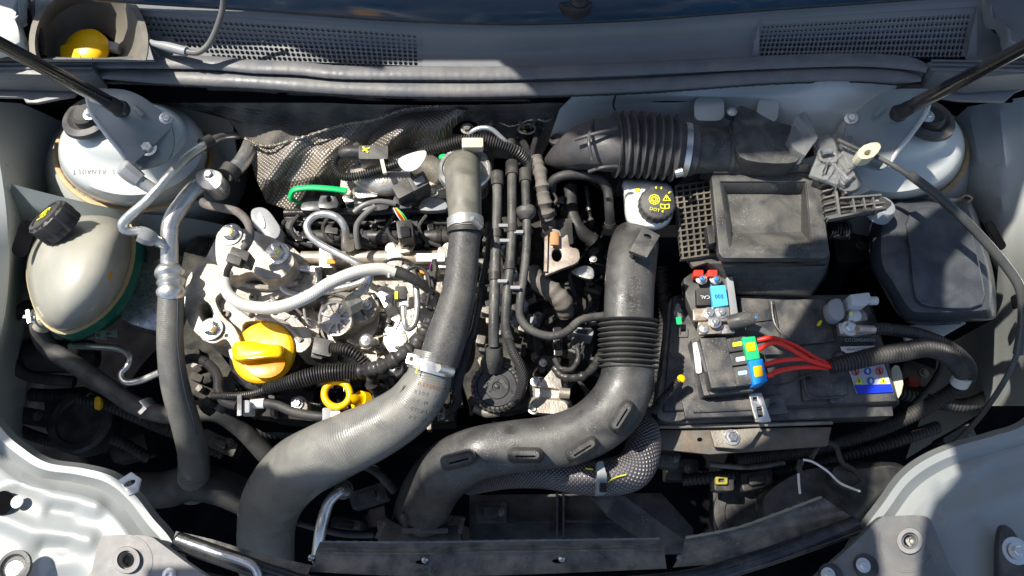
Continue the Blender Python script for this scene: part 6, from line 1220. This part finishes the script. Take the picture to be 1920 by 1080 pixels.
mk('copper_lug', g_tube([(1608, 617, 3.2), (1640, 618, 3.2)], 8, 2, 12), cpm, ntm); mk('yellow_leaf', g_plate(sm([(1532, 608), (1538, 600), (1542, 602), (1538, 610), (1533, 611)], 2), .62, .08), prntY, label='tiny yellow leaf lying on the battery top', cat='leaf')

# ================================================================== RIGHT: fuse box, release cable, loose parts
fx = thing('engine_fuse_box', 'large smooth black fuse box cover at the right edge of the bay', 'fuse box', (1750, 490, 2))
def fbx(k, z, dx=0, dy=0):
    o = sm([(1676, 372), (1700, 374), (1806, 372), (1826, 388), (1846, 450), (1864, 520), (1868, 586), (1856, 600), (1800, 604), (1720, 606), (1690, 596), (1656, 540), (1632, 500), (1630, 430), (1640, 384)], 3)
    return [(1750+(x-1750)*k+dx, 490+(y-490)*k+dy, z) for x, y in o]
fxm = M('satin_fuse_box_plastic', (.035, .04, .048), .3, 0, (.055, .06, .068), 12, .9, .1, 600, .4, (.2, .2, .2))
mk('cover', g_loft([fbx(.80, 4.2, 8, -6), fbx(.86, 4.0, 6, -4), fbx(.95, 2.6, 2), fbx(1, .6), fbx(1, -2), fbx(.99, -8)], True), fxm, fx, ang=40)
mk('raised_panel', g_loft([[(x, y, z) for x, y in sm([(1704+o, 398+o), (1800-o, 392+o), (1818-o, 420), (1838-o, 500), (1842-o, 572-o), (1760, 578-o), (1716+o, 560-o), (1706+o, 480)], 3)] for z, o in ((4.75, 3), (4.6, 1), (4.1, 0))]), fxm, fx, bev=.5)
mk('flange', g_tube([(1640, 400, 1), (1634, 470, 1), (1654, 530, 1), (1690, 590, .8), (1730, 606, .8), (1800, 604, .8)], 4, 8, 8), fxm, fx)
mk('lower_box', g_plate([(1640, 520), (1700, 600), (1860, 600), (1880, 420), (1700, 400)], -6, 16), pure, fx)
ft = thing('lid_string', 'small rusty orange wire hook at the top of the fuse box', 'hook', (1812, 366, 4)); mk('hook', g_tube([(1800, 372, 4), (1812, 366, 4.6), (1822, 372, 4.4), (1814, 380, 4)], 2, 6, 8), rust, ft)
rc_ = thing('bonnet_release_cable', 'long sheathed bonnet release cable bowing down the right side', 'cable', (1800, 440, 10))
mk('cable', g_tube([(1570, 262, 11), (1610, 280, 11), (1640, 292, 11), (1700, 326, 11), (1760, 372, 10.5), (1820, 428, 9.5), (1880, 494, 8.5), (1912, 540, 8), (1918, 600, 7), (1908, 660, 5), (1880, 720, 2), (1830, 790, -3), (1770, 850, -8)], [4, 4, 4.5, 5, 5, 5, 5, 5, 5, 5, 5, 5, 5], 10, 12), rubber, rc_)
mk('outer_sleeve', g_tube([(1704, 326, 11.1), (1760, 369, 10.7), (1822, 426, 9.7), (1884, 496, 8.7), (1914, 545, 8.2), (1918, 600, 7.2), (1909, 664, 5.2)], 8.5, 10, 14, squash=1.1), M('sheath_plastic', (.045, .045, .043), .22, 0, (.09, .09, .085), 30, .6), rc_)
mk('guide_clip', g_plate(sm([(1608, 286), (1620, 272), (1644, 266), (1652, 276), (1638, 294), (1616, 298)], 2), 12, 1.4, [el(1628, 286, 8, 5, 10, -20)]), cream, rc_, bev=1)
hs_ = thing('small_hose_end', 'coiled dark wire with loose white wire near the lower right', 'wire', (1560, 890, -4))
mk('white_wire', g_tube([(1506, 862, -3), (1524, 866, -2.6), (1552, 884, -2.4), (1576, 906, -2.6), (1612, 921, -3)], 2.2, 10, 8), whitep, hs_); mk('white_wire', g_tube([(1497, 888, -3.4), (1498, 906, -3.4), (1500, 926, -3.6)], 2.4, 5, 8), whitep, hs_)
mk('black_coil', g_tube([(1520, 860, -4), (1540, 832, -4), (1566, 836, -4), (1578, 866, -5), (1604, 884, -6), (1616, 904, -6), (1590, 914, -6), (1562, 900, -6)], 5, 10, 10, lump=.15), rubberd, hs_); mk('connector', g_plate(rr(1560, 876, 1614, 910, 12, 12), -6, 2), blk, hs_, bev=1.5)
mk('sheath', g_tube([(1502, 864, -4), (1498, 880, -4), (1512, 896, -4.4)], 6, 5, 10, lump=.2), tapeb, hs_)
lw = thing('headlamp_motor_plug', 'small connector with a yellow seal behind the round motor housing', 'connector', (1352, 905, -12)); mk('housing', g_plate(rr(1340, 896, 1376, 920, 4), -11, 2), blk, lw, bev=1); mk('yellow_seal', g_plate(rr(1342, 893, 1364, 908, 3), -10.4, .6, [rr(1347, 897, 1359, 904, 2)]), M('dull_yellow_seal', (.35, .3, .05), .5), lw, bev=.4)
mk('red_tag', g_plate(sm([(1704, 706), (1722, 708), (1726, 722), (1708, 718)], 2), -14, 1), M('dull_red_plastic', (.3, .03, .02), .5), label='dull red plastic tag in the gap right of the battery', cat='tag')
mk('wing_bracket', g_plate([(1690, 612), (1736, 606), (1800, 590), (1812, 606), (1760, 636), (1700, 640)], -3.2, .6), body, label='pale bracket under the right end of the fuse box', cat='bracket', bev=1)
mk('corner_bracket', g_plate(sm([(1672, 690), (1686, 686), (1694, 720), (1684, 748), (1674, 720)], 2), -1, 1.2), cream, label='cream edged lip at the right end of the battery', cat='bracket', bev=.6)
mk('lamp_housing', g_loft([[(x, y, z) for x, y in sm([(1500+o, 880), (1600, 866+o), (1700-o, 876), (1640-o, 950-o), (1560, 1010-o), (1440+o, 990-o), (1420+o, 930)], 3)] for z, o in ((-9, 14), (-10, 4), (-13, 0), (-25, 0))]), blk, label='dark headlamp housing in the lower right shade', cat='lamp housing', ang=50)
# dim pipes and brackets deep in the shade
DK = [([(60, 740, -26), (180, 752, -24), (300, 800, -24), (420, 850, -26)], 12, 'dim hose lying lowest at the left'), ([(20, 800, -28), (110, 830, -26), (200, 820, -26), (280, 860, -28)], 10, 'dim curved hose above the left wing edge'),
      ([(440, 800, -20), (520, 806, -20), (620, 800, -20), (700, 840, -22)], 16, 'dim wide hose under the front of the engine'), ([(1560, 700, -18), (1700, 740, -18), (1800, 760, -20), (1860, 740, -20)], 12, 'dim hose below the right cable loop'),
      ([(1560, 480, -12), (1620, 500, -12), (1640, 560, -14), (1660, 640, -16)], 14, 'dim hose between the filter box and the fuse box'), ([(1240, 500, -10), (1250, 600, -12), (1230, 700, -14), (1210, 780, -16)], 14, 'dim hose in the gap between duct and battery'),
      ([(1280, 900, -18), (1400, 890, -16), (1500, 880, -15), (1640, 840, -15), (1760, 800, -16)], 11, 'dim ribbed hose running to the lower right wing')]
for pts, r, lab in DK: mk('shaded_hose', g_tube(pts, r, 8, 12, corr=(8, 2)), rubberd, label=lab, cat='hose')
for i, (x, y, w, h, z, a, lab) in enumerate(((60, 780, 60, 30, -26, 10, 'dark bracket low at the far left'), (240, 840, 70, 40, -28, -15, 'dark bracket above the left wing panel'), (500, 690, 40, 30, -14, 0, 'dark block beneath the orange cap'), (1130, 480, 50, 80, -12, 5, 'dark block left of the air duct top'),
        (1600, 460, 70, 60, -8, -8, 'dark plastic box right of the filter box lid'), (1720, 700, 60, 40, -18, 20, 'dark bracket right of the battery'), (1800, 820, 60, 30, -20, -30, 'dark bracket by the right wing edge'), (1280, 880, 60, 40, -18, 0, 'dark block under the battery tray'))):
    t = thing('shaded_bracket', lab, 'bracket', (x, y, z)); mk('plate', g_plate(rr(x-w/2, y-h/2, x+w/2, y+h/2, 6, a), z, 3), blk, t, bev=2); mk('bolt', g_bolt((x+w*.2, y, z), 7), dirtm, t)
# wrinkled connectors right of the filter box
wr = thing('wrinkled_plug', 'shiny wrapped plug hanging under the ribbed bracket', 'connector', (1575, 430, 3)); mk('body', g_loft([[(x, y, z) for x, y in sm([(1552+o, 414), (1590-o, 412), (1600-o, 436), (1584, 452-o), (1556+o, 446)], 2)] for z, o in ((4.4, 7), (3.8, 2), (0, 0))]), blkg, wr, flat=True)
for k in range(7): mk('wrap_fold', g_tube([(1556+k*5, 416+random.uniform(-2, 4), 4), (1562+k*5, 430+random.uniform(-4, 4), 5), (1556+k*6, 448, 3.8)], 1.6, 4, 6), blkg, wr)
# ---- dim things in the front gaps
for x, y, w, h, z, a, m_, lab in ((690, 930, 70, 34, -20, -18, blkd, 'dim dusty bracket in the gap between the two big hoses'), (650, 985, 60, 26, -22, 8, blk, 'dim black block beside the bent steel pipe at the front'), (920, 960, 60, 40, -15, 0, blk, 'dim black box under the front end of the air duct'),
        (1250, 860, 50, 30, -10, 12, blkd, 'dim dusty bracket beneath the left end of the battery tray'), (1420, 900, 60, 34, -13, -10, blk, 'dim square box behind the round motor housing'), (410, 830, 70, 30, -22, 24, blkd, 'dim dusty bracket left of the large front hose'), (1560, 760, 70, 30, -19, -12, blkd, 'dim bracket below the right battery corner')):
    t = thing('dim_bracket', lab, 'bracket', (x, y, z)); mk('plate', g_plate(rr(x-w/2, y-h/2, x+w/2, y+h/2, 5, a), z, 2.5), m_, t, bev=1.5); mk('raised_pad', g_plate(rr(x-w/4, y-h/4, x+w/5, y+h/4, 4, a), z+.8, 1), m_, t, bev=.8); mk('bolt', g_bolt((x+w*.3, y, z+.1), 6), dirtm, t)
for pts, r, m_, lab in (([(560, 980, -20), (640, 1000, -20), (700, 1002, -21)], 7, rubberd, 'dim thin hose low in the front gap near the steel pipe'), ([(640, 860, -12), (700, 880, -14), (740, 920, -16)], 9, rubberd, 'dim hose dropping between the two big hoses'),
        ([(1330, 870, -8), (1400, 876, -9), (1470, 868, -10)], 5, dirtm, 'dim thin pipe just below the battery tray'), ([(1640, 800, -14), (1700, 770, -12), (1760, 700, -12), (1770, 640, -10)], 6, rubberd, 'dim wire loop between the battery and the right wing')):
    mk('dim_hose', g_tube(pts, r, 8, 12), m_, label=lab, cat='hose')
# ================================================================== unseen blockers above the bay, placed and shaped to shade it
# the open bonnet: unseen, nearly upright sheet, its edge cut to throw the rear shade
BD = 1/(SUNV.y+.06*SUNV.z)
def on_bonnet(x, y, z): p = P(x, y, z); t = (.40-.06*p.z-p.y)*BD; return p+SUNV*t
BO = [(395, -120, 17), (420, -20, 16), (455, 20, 15.2), (520, 52, 14.5), (600, 88, 13.8), (660, 116, 13.2), (700, 128, 12.8), (735, 150, 11.5), (760, 190, 6), (850, 190, 6), (1000, 214, 4), (1080, 250, 11), (1200, 255, 13), (1320, 270, 12.5), (1480, 282, 11), (1540, 290, 9), (1610, 293, 4.5), (1800, 292, 4.5), (1960, 300, 4), (3300, 300, 4)]
bo = [on_bonnet(*q) for q in BO]
bo += [Vector((bo[-1].x, .40-.06*.3, .3)), Vector((on_bonnet(395, -120, 17).x, .40-.06*.3, .30))]
n_ = len(bo); bon = thing('bonnet', 'open silver bonnet standing upright behind the cowl', 'bonnet', (960, -400, 40))
mk('bonnet_skin', G().add(bo+[v+Vector((0, .012, .0)) for v in bo], [tuple(range(n_)), tuple(range(2*n_-1, n_-1, -1))]+[(k, (k+1) % n_, n_+(k+1) % n_, n_+k) for k in range(n_)]), body, bon, flat=True)
for HB in ([(140, 150, 12), (250, 150, 12), (318, 196, 11), (335, 290, 10), (300, 330, 8), (250, 322, 9), (200, 262, 10), (150, 222, 11)], [(1540, 170, 11), (1800, 170, 11), (1766, 236, 11), (1690, 284, 10.5), (1610, 284, 10.5), (1560, 250, 11)]):  # unseen plates added on the bonnet plane to shade the hinge brackets
    hb_ = [on_bonnet(*q) for q in HB]; n_ = len(hb_)
    mk('bonnet_shade_plate', G().add(hb_+[v+Vector((0, .012, .0)) for v in hb_], [tuple(range(n_)), tuple(range(2*n_-1, n_-1, -1))]+[(k, (k+1) % n_, n_+(k+1) % n_, n_+k) for k in range(n_)]), body, bon, flat=True)
# unseen panels added over the car front, outlines cut to cast its shade
A1 = [(296, 860, -13), (392, 862, -13), (440, 866, -8), (500, 868, -2), (545, 902, -3), (600, 915, -3), (745, 928, -3), (850, 915, -3), (1000, 905, -2), (1100, 925, -1), (1240, 935, -2), (1320, 880, -3), (1425, 810, -1), (1435, 780, 0), (1445, 690, 0), (1482, 625, 0), (1522, 562, 0), (1478, 520, 4), (1480, 465, 6.5), (1560, 460, 6), (1625, 440, 4), (1700, 440, 4), (1760, 395, 4), (1800, 368, 2), (1815, 300, 3), (1940, 290, 3),
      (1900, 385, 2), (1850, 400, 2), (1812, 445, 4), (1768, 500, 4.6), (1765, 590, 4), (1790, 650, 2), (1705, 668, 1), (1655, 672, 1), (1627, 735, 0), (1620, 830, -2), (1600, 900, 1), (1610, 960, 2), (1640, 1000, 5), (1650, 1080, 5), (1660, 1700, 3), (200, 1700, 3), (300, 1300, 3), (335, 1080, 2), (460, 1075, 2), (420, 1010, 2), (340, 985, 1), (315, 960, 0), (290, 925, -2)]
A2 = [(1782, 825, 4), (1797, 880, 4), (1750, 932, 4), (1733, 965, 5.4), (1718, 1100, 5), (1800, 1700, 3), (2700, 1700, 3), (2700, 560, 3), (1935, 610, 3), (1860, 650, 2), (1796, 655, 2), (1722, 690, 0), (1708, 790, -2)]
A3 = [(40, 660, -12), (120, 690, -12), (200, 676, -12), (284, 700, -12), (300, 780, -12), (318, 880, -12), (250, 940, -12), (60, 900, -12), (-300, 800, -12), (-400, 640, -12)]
blockm = M('shade_panel_black', (.03, .03, .035), .9)
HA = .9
blocker = thing('shade_blocker', 'unseen dark panels added above the front of the car to cast shade', 'shade_blocker', (960, 1300, 60))
for pl in (A1, A2, A3):
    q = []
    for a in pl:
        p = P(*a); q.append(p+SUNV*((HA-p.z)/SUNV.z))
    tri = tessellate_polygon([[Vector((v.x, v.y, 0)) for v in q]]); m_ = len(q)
    mk('shade_panel', G().add(q+[v+Vector((0, 0, .006)) for v in q], [tuple(t) for t in tri]+[tuple(i+m_ for i in reversed(t)) for t in tri]+[(k, (k+1) % m_, m_+(k+1) % m_, m_+k) for k in range(m_)]), blockm, blocker, flat=True)
